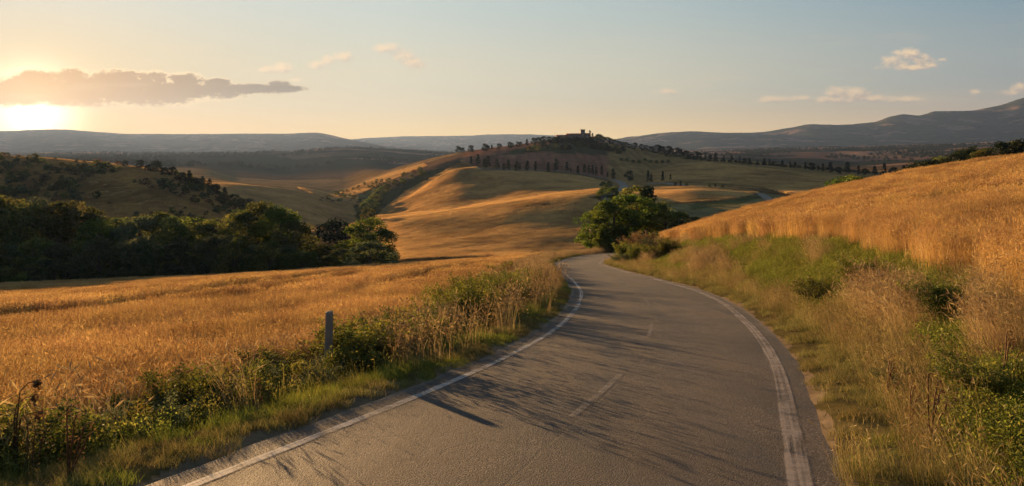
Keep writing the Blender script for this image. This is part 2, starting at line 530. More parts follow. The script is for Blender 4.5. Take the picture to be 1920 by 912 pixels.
# columns of the land beyond: (depth, row) from the near ridge outwards
A_D = np.array([(-700, 100), (0, 110), (300, 106), (500, 106), (740, 110), (900, 115), (1000, 113), (1060, 120), (1150, 140), (1205, 140), (1250, 92), (1300, 86), (1450, 84), (1600, 80), (1750, 75), (1920, 65), (2600, 60)])
COLS = {
    -700: [(180, 545), (280, 470), (420, 285), (520, 298), (700, 305), (900, 300), (1200, 300), (1800, 298), (3000, 291), (5000, 288), (9500, 286)],
    -300: [(180, 545), (280, 450), (420, 290), (520, 298), (700, 305), (900, 300), (1200, 302), (1800, 298), (3000, 292), (5000, 288), (9500, 286)],
    0: [(180, 543), (280, 425), (420, 296), (520, 310), (700, 312), (900, 306), (1200, 306), (1800, 300), (3000, 292), (5000, 288), (9500, 286)],
    150: [(180, 540), (280, 420), (420, 303), (520, 325), (680, 325), (880, 312), (1200, 308), (1800, 300), (3000, 290), (5000, 287), (9500, 286)],
    300: [(180, 536), (270, 432), (400, 319), (480, 345), (600, 350), (800, 332), (1200, 316), (1800, 303), (3000, 289), (5000, 290), (9500, 286)],
    380: [(180, 530), (265, 450), (390, 347), (450, 368), (560, 352), (700, 335), (1000, 322), (1800, 306), (3000, 288), (5000, 290), (9500, 286)],
    450: [(180, 522), (260, 470), (370, 392), (430, 398), (520, 370), (640, 345), (950, 342), (1700, 312), (3000, 286), (5000, 289), (9500, 286)],
    560: [(185, 505), (260, 475), (360, 428), (430, 412), (540, 382), (650, 359), (950, 346), (1600, 325), (3000, 282), (5000, 289), (9500, 286)],
    640: [(190, 500), (260, 478), (360, 432), (430, 422), (540, 396), (650, 375), (900, 352), (1500, 325), (3000, 280), (5000, 288), (9500, 286)],
    700: [(195, 500), (270, 470), (370, 412), (440, 404), (580, 386), (750, 352), (950, 329), (1500, 318), (3000, 281), (5000, 288), (9500, 286)],
    760: [(198, 492), (265, 458), (350, 407), (450, 401), (600, 362), (780, 326), (950, 311), (1500, 322), (3000, 285), (5000, 288), (9500, 285)],
    870: [(200, 487), (262, 448), (345, 394), (455, 391), (560, 348), (680, 303), (950, 286), (1500, 305), (3000, 290), (5000, 288), (9500, 284)],
    1000: [(200, 486), (258, 440), (345, 374), (450, 371), (560, 342), (680, 319), (1000, 269), (1500, 295), (3000, 290), (5000, 287), (9500, 282)],
    1080: [(200, 486), (258, 436), (345, 364), (450, 361), (560, 343), (680, 327), (1000, 262), (1500, 295), (3000, 289), (5000, 286), (9500, 281)],
    1130: [(200, 484), (260, 432), (350, 361), (445, 357), (560, 346), (680, 333), (1000, 266), (1500, 295), (3000, 288), (5000, 285), (9500, 280)],
    1200: [(205, 478), (280, 435), (380, 382), (430, 366), (520, 352), (650, 338), (980, 279), (1500, 296), (3000, 287), (5000, 284), (9500, 279)],
    1300: [(180, 452), (260, 420), (370, 381), (430, 357), (500, 349), (680, 322), (930, 297), (1500, 300), (3000, 286), (5000, 282), (9500, 277)],
    1450: [(180, 438), (260, 410), (360, 382), (430, 365), (500, 357), (680, 322), (900, 306), (1500, 308), (3000, 283), (5000, 280), (9500, 273)],
    1600: [(180, 420), (260, 395), (360, 372), (430, 362), (500, 353), (700, 334), (880, 325), (1500, 313), (3000, 280), (5000, 277), (9500, 269)],
    1750: [(180, 385), (260, 370), (360, 352), (430, 346), (500, 340), (700, 327), (880, 319), (1500, 305), (3000, 276), (5000, 273), (9500, 266)],
    1920: [(180, 330), (260, 335), (360, 325), (430, 322), (500, 318), (700, 308), (880, 302), (1500, 292), (3000, 270), (5000, 268), (9500, 262)],
    2600: [(180, 290), (260, 290), (360, 290), (430, 288), (500, 286), (700, 285), (880, 282), (1500, 278), (3000, 266), (5000, 262), (9500, 255)],
}
_cp = np.array(sorted(COLS))
_cd = np.log(np.array([[k[0] for k in COLS[p]] for p in _cp], float))
_cy = np.array([[k[1] for k in COLS[p]] for p in _cp], float)


def far_profile(px):
    """knots (log depth, z) of one column"""
    ld = np.array([pchip(_cp, _cd[:, j], px) for j in range(_cd.shape[1])]).ravel()
    py = np.array([pchip(_cp, _cy[:, j], px) for j in range(_cy.shape[1])]).ravel()
    d = np.exp(ld)
    return d, py


PXMIN, PXMAX = -700.0, 2600.0
px_cols = np.linspace(PXMIN, PXMAX, 1180)
az_front = np.arctan((px_cols - CX) / F)
az_back = np.linspace(az_front[-1], az_front[0] + 2 * np.pi, 72)[1:-1]
az_all = np.concatenate([az_front, az_back])
NC = len(az_all)
NR = 640
r_rows = np.exp(np.linspace(math.log(2.2), math.log(11500), NR))
GX = np.sin(az_all)[:, None] * r_rows[None]
GY = np.cos(az_all)[:, None] * r_rows[None]
azc = np.where(np.abs((az_all + np.pi) % (2 * np.pi) - np.pi) < 2, (az_all + np.pi) % (2 * np.pi) - np.pi, np.pi)
azc = np.clip((az_all + np.pi) % (2 * np.pi) - np.pi, az_front[0], az_front[-1])
GPX = CX + F * np.tan(azc)
GD = np.cos(azc)[:, None] * r_rows[None]
GZ = near_z(GX, GY)
for i in range(NC):
    D1 = float(np.interp(GPX[i], A_D[:, 0], A_D[:, 1]))
    d, py = far_profile(GPX[i])
    dn = np.array([0.80, 0.9, 1.0]) * D1
    dirx, diry = GX[i, 0] / GD[i, 0], GY[i, 0] / GD[i, 0]
    zn = near_z(dn * dirx, dn * diry)
    zf = ZC - (py - HY) * d / F
    # go through rows (angles), so far slopes stay as seen
    ang_n = HY - (zn - ZC) / dn * F
    kx = np.concatenate([np.log(dn), np.log(d)])
    ky = np.concatenate([ang_n, py])
    sel = GD[i] > dn[0]
    q = GD[i][sel]
    rows = pchip(kx, ky, np.log(q))
    GZ[i, sel] = ZC - (rows - HY) * q / F
# relief of the land beyond
ffar = sst(GD, 150, 400)
GROW = HY - (GZ - ZC) / np.maximum(GD, .1) * F


def hit0(px, py, dmin, dmax):
    i = int(round((px - PXMIN) / (PXMAX - PXMIN) * (len(px_cols) - 1)))
    k = np.where((GD[i] > dmin) & (GD[i] < dmax) & (GROW[i] <= py))[0]
    D = GD[i][k[0]] if len(k) else dmax
    return (px - CX) * D / F, D


rav = [hit0(*a, 300, 1000) for a in [(690, 402), (712, 380), (745, 358), (790, 336), (830, 316), (866, 300)]]
dr = np.full(GX.shape, 1e9)
for (x0, y0), (x1, y1) in zip(rav[:-1], rav[1:]):
    u_ = np.clip(((GX - x0) * (x1 - x0) + (GY - y0) * (y1 - y0)) / ((x1 - x0) ** 2 + (y1 - y0) ** 2), 0, 1)
    dr = np.minimum(dr, np.hypot(GX - x0 - u_ * (x1 - x0), GY - y0 - u_ * (y1 - y0)))
GZ -= 9.0 * np.exp(-(dr / 34) ** 2)
GZ += ffar * (fbm(GX / 90, GY / 90, 4) * 2.4 * sst(GD, 160, 600) + fbm(GX / 600, GY / 600, 4) * 14 * sst(GD, 1100, 3500) + fbm(GX / 160, GY / 160, 3, .6) * 7 * sst(GD, 1300, 3000) * (fbm(GX / 400 + 5, GY / 400, 3) > 0.1))
GROW = HY - (GZ - ZC) / np.maximum(GD, .1) * F


def ground(X, Y):
    """height of the built ground sheet"""
    X = np.asarray(X, float); Y = np.asarray(Y, float)
    az = np.arctan2(X, Y)
    r = np.hypot(X, Y)
    pxv = CX + F * np.tan(np.clip(az, az_front[0], az_front[-1]))
    ci = np.clip((pxv - PXMIN) / (PXMAX - PXMIN) * (len(px_cols) - 1), 0, len(px_cols) - 1.001)
    ri = np.clip(np.log(np.maximum(r, 2.2) / 2.2) / math.log(11500 / 2.2) * (NR - 1), 0, NR - 1.001)
    a, b = ci.astype(int), ri.astype(int)
    fa, fb = ci - a, ri - b
    return ((GZ[a, b] * (1 - fa) + GZ[a + 1, b] * fa) * (1 - fb) + (GZ[a, b + 1] * (1 - fa) + GZ[a + 1, b + 1] * fa) * fb)


def hit(px, py, dmin=140.0, dmax=9000.0):
    """first place beyond dmin where the land is seen at photo position px, py"""
    i = int(round((px - PXMIN) / (PXMAX - PXMIN) * (len(px_cols) - 1)))
    d, rw = GD[i], GROW[i]
    k = np.where((d > dmin) & (d < dmax) & (rw <= py))[0]
    if len(k):
        D = d[k[0]]
    else:
        s = np.where((d > dmin) & (d < dmax))[0]
        D = d[s[np.argmin(rw[s])]]
    x = (px - CX) * D / F
    return x, D, float(ground(x, D))


# ------------------------------------------------------------------ colours of the ground
def inpoly(px, py, poly):
    poly = np.asarray(poly, float)
    ins = np.zeros(px.shape, bool)
    j = len(poly) - 1
    for i in range(len(poly)):
        (xi, yi), (xj, yj) = poly[i], poly[j]
        c = ((yi > py) != (yj > py)) & (px < (xj - xi) * (py - yi) / (yj - yi + 1e-9) + xi)
        ins ^= c
        j = i
    return ins


C = np.zeros((NC, NR, 3)) + np.array([0.13, 0.082, 0.038])
PXG = np.broadcast_to(GPX[:, None], GD.shape)


def paint(mask, c): C[mask] = c


wob = 5 * fbm(GX / 35, GY / 35, 3)                # field edges are never ruler-straight
PYG = GROW + wob * sst(GD, 150, 400)
far = GD > 135
paint(far & (GD > 300) & (GD < 1200) & (PXG >= 330) & (PXG < 700 + 3 * wob) & (PYG < 440), (0.25, 0.16, 0.07))   # pale stubble slope
paint(far & (GD < np.interp(PXG, [-700, 300, 380, 450, 520, 600], [520, 440, 410, 370, 290, 150]) + 8 * wob), (0.27, 0.165, 0.060))   # scrub hill
paint(far & (GD < 430) & (PXG >= 690) & (PXG < 1160), (0.17, 0.105, 0.045))        # lower wheat hill
paint((GD >= 430) & (GD < 700) & (PXG >= 690) & (PXG < 1140), (0.18, 0.11, 0.045))
paint((GD >= 640) & (GD < 1300) & (PXG >= 640) & (PXG < 870), (0.18, 0.115, 0.048))
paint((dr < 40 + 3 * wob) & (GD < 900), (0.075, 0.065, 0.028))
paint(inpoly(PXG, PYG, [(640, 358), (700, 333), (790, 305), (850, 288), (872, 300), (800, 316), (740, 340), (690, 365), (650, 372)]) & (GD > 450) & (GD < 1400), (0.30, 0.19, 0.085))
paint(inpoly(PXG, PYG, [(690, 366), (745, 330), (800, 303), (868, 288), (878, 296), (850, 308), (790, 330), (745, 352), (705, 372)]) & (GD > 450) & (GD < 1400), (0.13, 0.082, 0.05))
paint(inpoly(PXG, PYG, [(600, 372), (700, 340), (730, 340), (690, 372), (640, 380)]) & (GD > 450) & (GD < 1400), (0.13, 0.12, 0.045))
paint((GD >= 690) & (GD < 1400) & (PXG >= 870) & (PXG < 1260), (0.22, 0.105, 0.062))
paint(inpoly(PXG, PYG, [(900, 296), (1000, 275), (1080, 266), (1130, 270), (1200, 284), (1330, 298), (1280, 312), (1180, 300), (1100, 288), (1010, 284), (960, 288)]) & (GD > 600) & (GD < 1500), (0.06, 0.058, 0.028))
paint(inpoly(PXG, PYG, [(1160, 300), (1270, 300), (1265, 312), (1170, 314)]) & (GD > 600) & (GD < 1400), (0.14, 0.09, 0.06))
paint((GD >= 400) & (GD < 1100) & (PXG >= 1140) & (PXG < 1980) & (PYG < 352), (0.25, 0.155, 0.060))
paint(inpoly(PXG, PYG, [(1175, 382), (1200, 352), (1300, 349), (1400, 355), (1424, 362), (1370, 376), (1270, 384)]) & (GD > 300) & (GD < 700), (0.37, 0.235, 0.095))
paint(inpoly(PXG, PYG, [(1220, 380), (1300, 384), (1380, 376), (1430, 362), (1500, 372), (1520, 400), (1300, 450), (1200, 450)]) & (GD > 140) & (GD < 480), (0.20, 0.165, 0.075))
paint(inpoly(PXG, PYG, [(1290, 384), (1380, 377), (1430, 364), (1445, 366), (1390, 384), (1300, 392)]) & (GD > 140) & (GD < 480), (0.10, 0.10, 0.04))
paint(inpoly(PXG, PYG, [(1510, 365), (1580, 345), (1640, 340), (1640, 350), (1560, 372)]) & (GD > 140) & (GD < 600), (0.36, 0.21, 0.09))
paint((GD > 1300), (0.15, 0.095, 0.05))
# tracks of the tractor on the lower hill
for k in range(7):
    x0, x1 = 1062 + 9 * k, 1128 + 2 * k
    line = [(x0 - 10 + 2 * k, 470), (x0 - 4, 430), (x0 + 4, 400), (x0 + 22 - k, 378), (x1, 366)]
    lx = np.interp(GROW, [a[1] for a in line][::-1], [a[0] for a in line][::-1])
    paint(far & (GD < 430) & (GROW > 364) & (GROW < 462) & (np.abs(PXG - lx) < 1.8), (0.10, 0.065, 0.03))
# near ground
nr = ~far
tl, tr = (XL(GY) - GX) * .93, (GX - XR(GY)) * .94
te = edge_r(GY)
paint(nr, (0.12, 0.075, 0.033))  # soil colour darkened to carry the shadow under the wheat
paint(nr & (tl < 4) & (tr < te), (0.085, 0.070, 0.030))
paint(nr & (tl < 0.5 + 0.25 * fbm(GX * 1.5, GY * 1.5, 2)) & (tr < 0.42 + 0.2 * fbm(GX * 1.5, GY * 1.5, 2)), (0.17, 0.13, 0.085))
for _ in range(2):                                # soften the edges between crops
    C[1:len(px_cols) - 1] = np.where(far[1:len(px_cols) - 1, :, None], (C[:len(px_cols) - 2] + 2 * C[1:len(px_cols) - 1] + C[2:len(px_cols)]) / 4, C[1:len(px_cols) - 1])
V = np.stack([GX, GY, GZ], -1).reshape(-1, 3)
idx = np.arange(NC * NR).reshape(NC, NR)
a = idx; b = np.roll(idx, -1, axis=0)
Q = np.stack([a[:, :-1], b[:, :-1], b[:, 1:], a[:, 1:]], -1).reshape(-1, 4)
V = np.vstack([V, [[0, 0, float(near_z(0, 0))]]])
T = np.stack([b[:, 0], a[:, 0], np.full(NC, len(V) - 1)], -1)
cols_ = np.vstack([C.reshape(-1, 3), [[.08, .07, .04]]])


def ground_mat():
    m, N, out = new_mat('soil and stubble')
    g = N.n('ShaderNodeNewGeometry').outputs['Position']
    c = N.n('ShaderNodeAttribute', attribute_name='Col').outputs['Color']
    dist = N.vm('LENGTH', g, out=1)
    fine = N.noise(g, 3.0, 6, 0.65)
    med = N.noise(g, 0.12, 5, 0.6)
    big = N.noise(g, 0.012, 5, 0.55)
    c = N.mix(1.0, c, N.ramp(fine, [(0.25, (0.55,) * 3), (0.75, (1.4,) * 3)]), 'MULTIPLY')
    c = N.mix(1.0, c, N.ramp(med, [(0.3, (0.75, 0.74, 0.72)), (0.7, (1.22, 1.2, 1.16))]), 'MULTIPLY')
    c = N.mix(1.0, c, N.ramp(big, [(0.35, (0.82, 0.83, 0.84)), (0.65, (1.15, 1.13, 1.1))]), 'MULTIPLY')
    # drilling lines left by the combine on the distant fields
    rot = N.n('ShaderNodeMapping'); rot.inputs['Rotation'].default_value = (0, 0, R(63)); rot.inputs['Scale'].default_value = (0.16, 0.012, 0.0)
    N.put(rot.inputs['Vector'], g)
    ln = N.noise(rot.outputs[0], 1.0, 3, 0.5)
    c = N.mix(N.ss(dist, 130, 300, 0, 0.6), c, N.mix(1.0, c, N.ramp(ln, [(0.35, (0.70,) * 3), (0.62, (1.25,) * 3)]), 'MULTIPLY'))
    # far country: woods and hedges between the fields
    fp = N.n('ShaderNodeMapping'); fp.inputs['Scale'].default_value = (1.0, 0.8, 0.0)
    N.put(fp.inputs['Vector'], g)
    wd = N.noise(fp.outputs[0], 0.0021, 8, 0.62, 0.4)
    vor = N.n('ShaderNodeTexVoronoi', feature='F1'); N.put(vor.inputs['Vector'], fp.outputs[0]); vor.inputs['Scale'].default_value = 0.0042
    fcol = N.mix(N.ss(N.n('ShaderNodeSeparateColor').outputs[0], 0, 1), (1, 1, 1), (1, 1, 1))
    sepc = N.n('ShaderNodeSeparateColor'); N.put(sepc.inputs[0], vor.outputs['Color'])
    fields = N.ramp(sepc.outputs[0], [(0.0, (0.12, 0.065, 0.04)), (0.3, (0.26, 0.135, 0.08)), (0.6, (0.17, 0.115, 0.058)), (0.85, (0.34, 0.18, 0.11)), (1.0, (0.06, 0.05, 0.025))])
    sx = N.n('ShaderNodeSeparateXYZ'); N.put(sx.inputs[0], g)
    fc = N.mix(N.ss(N.m('ADD', wd, N.ss(sx.outputs[0], 300, -900, 0, 0.07)), 0.49, 0.54), fields, (0.028, 0.032, 0.018))
    c = N.mix(N.ss(dist, 1250, 1900), c, fc)
    p = N.n('ShaderNodeBsdfDiffuse')
    N.put(p.inputs['Color'], c)
    bp = N.n('ShaderNodeBump'); bp.inputs['Strength'].default_value = 0.6; bp.inputs['Distance'].default_value = 0.05
    N.put(bp.inputs['Height'], fine)
    bp2 = N.n('ShaderNodeBump'); bp2.inputs['Distance'].default_value = 0.7
    N.put(bp2.inputs['Strength'], N.ss(dist, 130, 300, 0, 0.7))
    N.put(bp2.inputs['Height'], N.m('ADD', N.noise(g, 0.35, 5, 0.7), N.m('MULTIPLY', ln, 0.6)))
    N.put(bp2.inputs['Normal'], bp.outputs[0])
    N.put(p.inputs['Normal'], bp2.outputs[0])
    N.put(out.inputs[0], p.outputs[0])
    return m


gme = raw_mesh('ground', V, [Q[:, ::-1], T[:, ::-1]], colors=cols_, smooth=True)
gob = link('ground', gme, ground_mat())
tag(gob, 'rolling farmland of wheat and stubble fields falling away to a wide valley', 'ground', kind='structure')

# ------------------------------------------------------------------ mountains on the skyline


def mountain(name, crest, base, dc, db, label, amp, mcol, seed, dback):
    """crest / base: polylines (px, row); dc, db: distance of the crest and of the foot"""
    pxs = np.linspace(crest[0][0], crest[-1][0], 620)
    cr = pchip([c[0] for c in crest], [c[1] for c in crest], pxs)
    br = np.interp(pxs, [c[0] for c in base], [c[1] for c in base])
    t = np.linspace(0, 1.6, 90)
    D = np.where(t < 1, db + (dc - db) * t, dc + (dback - dc) * (t - 1) / 0.6)[None] * np.ones((len(pxs), 1))
    zb = ZC - (br - HY) * db / F
    zc = ZC - (cr - HY) * dc / F
    X = (pxs[:, None] - CX) * D / F
    prof = np.where(t <= 1, t ** 1.25, np.cos((t - 1) / 0.6 * np.pi / 2))
    gul = fbm(X / 420 + seed, D / 700 + seed, 5, 0.55)
    rid = 1 - np.abs(fbm(X / 700 + seed * 2, D / 1500, 4))
    z = zb[:, None] + (zc - zb)[:, None] * prof[None] + amp * (gul * 1.0 + (rid - 0.8) * 0.8) * (np.clip(t, 0, 1) * np.clip(1.15 - t, 0.12, 1))[None] - (t > 1.55)[None] * 60 - (t < .01)[None] * 60
    V = np.stack([X, D, z], -1).reshape(-1, 3)
    n, k = len(pxs), len(t)
    ii = np.arange(n * k).reshape(n, k)
    Q = np.stack([ii[:-1, :-1], ii[1:, :-1], ii[1:, 1:], ii[:-1, 1:]], -1).reshape(-1, 4)
    o = link(name, raw_mesh(name, V, [Q], smooth=True), mcol)
    tag(o, label, 'mountain', kind='structure')


def mount_mat(name, wood, meadow, cut):
    m, N, out = new_mat(name)
    g = N.n('ShaderNodeNewGeometry').outputs['Position']
    n1 = N.noise(g, 0.0035, 8, 0.65, 0.3)
    n2 = N.noise(g, 0.02, 5, 0.6)
    c = N.mix(N.ss(N.m('ADD', n1, N.m('MULTIPLY', n2, 0.15)), cut, cut + 0.08), wood, meadow)
    c = N.mix(1.0, c, N.ramp(n2, [(0.3, (0.7,) * 3), (0.7, (1.3,) * 3)]), 'MULTIPLY')
    d = N.n('ShaderNodeBsdfDiffuse'); N.put(d.inputs[0], c)
    bp = N.n('ShaderNodeBump'); bp.inputs['Strength'].default_value = 0.8; bp.inputs['Distance'].default_value = 14
    N.put(bp.inputs['Height'], n2)
    N.put(d.inputs['Normal'], bp.outputs[0])
    N.put(out.inputs[0], d.outputs[0])
    return m


mm = mount_mat('wooded mountain', (0.035, 0.042, 0.026), (0.20, 0.125, 0.085), 0.60)
mountain('mountain_ridge', [(-900, 238), (-300, 240), (0, 246), (100, 243), (210, 250), (280, 251), (420, 251), (520, 251), (590, 248.5), (640, 258), (700, 270), (745, 281), (800, 290)],
         [(-900, 287), (800, 289)], 7600, 6000, 'long level blue mountain ridge below the setting sun', 70, mm, 3.1, 8600)
mountain('mountain_ridge', [(560, 262), (640, 262), (700, 259), (760, 256), (860, 255), (960, 252), (1040, 254), (1120, 261), (1200, 264), (1290, 268)],
         [(500, 285), (1300, 284)], 10400, 9000, 'palest low mountain ridge on the horizon left of the hilltop villa', 60, mm, 8.7, 11000)
mountain('mountain_slope', [(1090, 281), (1150, 263), (1230, 252), (1300, 248), (1400, 248), (1480, 240), (1520, 234), (1600, 233), (1640, 229), (1670, 219), (1695, 214.5), (1722, 217), (1755, 208), (1800, 209), (1866, 200), (1920, 184), (1990, 172), (2150, 175), (2600, 190)],
         [(1050, 285), (1500, 279), (1920, 268), (2600, 258)], 7000, 5000, 'tall blue mountain slope rising to the right edge of the view', 130, mm, 5.3, 8000)

# ------------------------------------------------------------------ haze in the valley air
hz = MB()
hz.box((-9500, -900, -420), (11000, 12300, 740))
haze_m, N, out = new_mat('evening haze')
pv = N.n('ShaderNodeVolumePrincipled')
pv.inputs['Color'].default_value = (0.125, 0.195, 0.38, 1)
pv.inputs['Density'].default_value = 6.2e-5
pv.inputs['Anisotropy'].default_value = 0.38
N.put(out.inputs['Volume'], pv.outputs[0])
haze = hz.build('haze', haze_m)
tag(haze, 'warm evening haze lying over the whole valley', 'haze', kind='stuff')

# ------------------------------------------------------------------ the road
YS = np.concatenate([np.arange(-40, 0, 1.0), np.arange(0, 60, 0.2), np.arange(60, 159, 0.5)])


def strip(name, xa, xb, ys, z, k, mat, label, seed=0):
    """ribbon between xa(Y) and xb(Y)"""
    s = np.linspace(0, 1, k)
    X = xa[:, None] * (1 - s) + xb[:, None] * s
    Y = np.repeat(ys[:, None], k, 1)
    Z = zroad(Y) + z
    V = np.stack([X, Y, Z], -1).reshape(-1, 3)
    ii = np.arange(len(ys) * k).reshape(len(ys), k)
    Q = np.stack([ii[:-1, :-1], ii[:-1, 1:], ii[1:, 1:], ii[1:, :-1]], -1).reshape(-1, 4)
    o = link(name, raw_mesh(name, V, [Q], tint=np.tile(s, len(ys)), smooth=True), mat)
    tag(o, label, 'road', kind='structure')
    return o


def asphalt():
    m, N, out = new_mat('worn asphalt')
    g = N.n('ShaderNodeNewGeometry').outputs['Position']
    s = N.n('ShaderNodeAttribute', attribute_name='tint').outputs['Fac']
    n1 = N.noise(g, 0.5, 6, 0.6)
    st = N.n('ShaderNodeMapping'); st.inputs['Scale'].default_value = (1.2, 0.12, 1); st.inputs['Rotation'].default_value = (0, 0, R(14))
    N.put(st.inputs['Vector'], g)
    n2 = N.noise(st.outputs[0], 1.6, 5, 0.6)
    agg = N.n('ShaderNodeTexVoronoi', feature='F1'); N.put(agg.inputs['Vector'], g); agg.inputs['Scale'].default_value = 62
    grain = N.noise(g, 95, 4, 0.75)
    c = N.mix(N.ss(n1, 0.35, 0.66), (0.026, 0.026, 0.029), (0.060, 0.050, 0.045))
    c = N.mix(N.ss(n2, 0.42, 0.7, 0, 0.6), c, (0.076, 0.060, 0.050))
    sc = N.n('ShaderNodeSeparateColor'); N.put(sc.inputs[0], agg.outputs['Color'])
    c = N.mix(1.0, c, N.ramp(sc.outputs[0], [(0.0, (0.45,) * 3), (0.6, (1.0,) * 3), (0.9, (1.7,) * 3), (1.0, (2.6,) * 3)]), 'MULTIPLY')
    c = N.mix(1.0, c, N.ramp(grain, [(0.3, (0.6,) * 3), (0.7, (1.4,) * 3)]), 'MULTIPLY')
    # polished wheel paths and the darker strip between the lanes
    tr = N.m('ABSOLUTE', N.m('SINE', N.m('MULTIPLY', s, math.pi * 2.0)))
    c = N.mix(N.m('MULTIPLY', N.m('POWER', tr, 3.0), 0.45), c, (0.074, 0.058, 0.048))
    # cracks and a long joint
    wv = N.noise(g, 1.4, 4, 0.6, col=True)
    vv = N.vm('ADD', g, N.vm('SCALE', wv, None)) if False else g
    cr = N.n('ShaderNodeTexVoronoi', feature='DISTANCE_TO_EDGE'); cr.inputs['Scale'].default_value = 0.55
    mp = N.n('ShaderNodeMix', data_type='VECTOR'); mp.inputs[0].default_value = 0.35
    N.put(mp.inputs[4], g); N.put(mp.inputs[5], wv)
    N.put(cr.inputs['Vector'], mp.outputs[1])
    crack = N.m('MULTIPLY', N.ss(cr.outputs[0], 0.012, 0.003), N.ss(N.noise(g, 0.25, 3), 0.5, 0.62))
    joint = N.m('MULTIPLY', N.ss(N.m('ABSOLUTE', N.m('ADD', N.m('SUBTRACT', s, 0.497), N.m('MULTIPLY', N.m('SUBTRACT', n1, .5), 0.012))), 0.004, 0.0015), 0.7)
    dark = N.m('MAXIMUM', N.m('MULTIPLY', crack, 0.45), N.m('MULTIPLY', joint, 0.4))
    c = N.mix(dark, c, (0.022, 0.02, 0.019))
    # patched repairs and tar seals
    pv_ = N.n('ShaderNodeTexVoronoi', feature='F1', distance='CHEBYCHEV'); pv_.inputs['Scale'].default_value = 0.17
    pm_ = N.n('ShaderNodeMapping'); pm_.inputs['Scale'].default_value = (1.3, 0.55, 0); pm_.inputs['Rotation'].default_value = (0, 0, R(12)); N.put(pm_.inputs['Vector'], g); N.put(pv_.inputs['Vector'], pm_.outputs[0])
    ps = N.n('ShaderNodeSeparateColor'); N.put(ps.inputs[0], pv_.outputs['Color'])
    c = N.mix(N.m('MULTIPLY', N.ss(ps.outputs[0], 0.62, 0.64), 0.5), c, (0.034, 0.030, 0.029))
    c = N.mix(N.m('MULTIPLY', N.ss(N.noise(g, 0.9, 3, 0.5, 1.5), 0.62, 0.72), 0.35), c, (0.030, 0.027, 0.026))
    # dusty edges
    ed = N.m('ABSOLUTE', N.m('SUBTRACT', N.m('MULTIPLY', s, 2), 1))
    c = N.mix(N.ss(N.m('ADD', ed, N.m('MULTIPLY', N.m('SUBTRACT', n1, .5), 0.12)), 0.93, 1.0, 0, 0.6), c, (0.17, 0.135, 0.10))
    p = N.n('ShaderNodeBsdfPrincipled')
    N.put(p.inputs['Base Color'], c)
    N.put(p.inputs['Roughness'], N.ss(n2, 0.3, 0.7, 0.75, 0.9))
    p.inputs['Specular IOR Level'].default_value = 0.22
    b = N.n('ShaderNodeBump'); b.inputs['Strength'].default_value = 0.55; b.inputs['Distance'].default_value = 0.008
    N.put(b.inputs['Height'], N.m('ADD', N.m('MULTIPLY', agg.outputs['Distance'], -1.0), N.m('SUBTRACT', N.m('MULTIPLY', grain, 0.8), N.m('MULTIPLY', dark, 1.0))))
    b2 = N.n('ShaderNodeBump'); b2.inputs['Strength'].default_value = 0.25; b2.inputs['Distance'].default_value = 0.05
    N.put(b2.inputs['Height'], n2); N.put(b2.inputs['Normal'], b.outputs[0])
    N.put(p.inputs['Normal'], b2.outputs[0])
    N.put(out.inputs[0], p.outputs[0])
    return m


def paint_mat(name, wear, colr, alpha):
    m, N, out = new_mat(name)
    g = N.n('ShaderNodeNewGeometry').outputs['Position']
    s = N.n('ShaderNodeAttribute', attribute_name='tint').outputs['Fac']
    n = N.m('ADD', N.m('MULTIPLY', N.noise(g, 2.2, 5, 0.65), 0.75), N.m('MULTIPLY', N.noise(g, 55, 4, 0.8), 0.45))
    sy = N.n('ShaderNodeSeparateXYZ'); N.put(sy.inputs[0], g)
    cb = N.n('ShaderNodeCombineXYZ'); N.put(cb.inputs[0], N.m('MULTIPLY', s, 5.0)); N.put(cb.inputs[1], N.m('MULTIPLY', sy.outputs[1], 0.22))
    n = N.m('ADD', n, N.m('MULTIPLY', N.m('SUBTRACT', N.noise(cb.outputs[0], 1.0, 4, 0.6), 0.5), 0.75))
    n = N.m('ADD', n, N.m('MULTIPLY', N.m('SUBTRACT', N.noise(g, 0.28, 3, 0.5), 0.5), 0.5))
    edge = N.ss(N.m('ABSOLUTE', N.m('SUBTRACT', s, 0.5)), 0.36, 0.5, 0, 0.22)
    a = N.m('MULTIPLY', N.ss(N.m('ADD', n, edge), wear - 0.16, wear + 0.22, 1, 0), alpha)
    p = N.n('ShaderNodeBsdfPrincipled')
    N.put(p.inputs['Base Color'], N.mix(N.ss(N.noise(g, 9, 4), .35, .7), colr, tuple(x * 0.72 for x in colr)))
    p.inputs['Roughness'].default_value = 0.75
    tp = N.n('ShaderNodeBsdfTransparent')
    mx = N.n('ShaderNodeMixShader'); N.put(mx.inputs[0], a); N.put(mx.inputs[1], tp.outputs[0]); N.put(mx.inputs[2], p.outputs[0])
    N.put(out.inputs[0], mx.outputs[0])
    return m


xl, xr = XL(YS), XR(YS)
rag = lambda s: 0.06 * fbm(YS * 0.9 + s, YS * 0 + s, 3) + 0.02 * fbm(YS * 4 + s, YS * 0, 2)
wr = np.interp(YS, [0, 8, 20, 60], [0.62, 0.55, 0.40, 0.3])
strip('road', xl - 0.34 + rag(3), xr + wr + rag(11), YS, 0.012, 25, asphalt(), 'grey country road with worn lines winding downhill between the wheat fields')
strip('edge_line', xl, xl + 0.15, YS, 0.018, 7, paint_mat('worn white paint', 0.62, (0.40, 0.38, 0.36), 0.72), 'worn white edge line along the left side of the road')
strip('edge_line', xr - 0.11, xr + 0.13, YS, 0.018, 7, paint_mat('worn white paint wide', 0.64, (0.32, 0.27, 0.24), 0.6), 'wide worn white edge line round the outside of the right bend')
mid = (xl + xr) / 2
dash_m = paint_mat('faded white paint', 0.56, (0.34, 0.30, 0.27), 0.45)
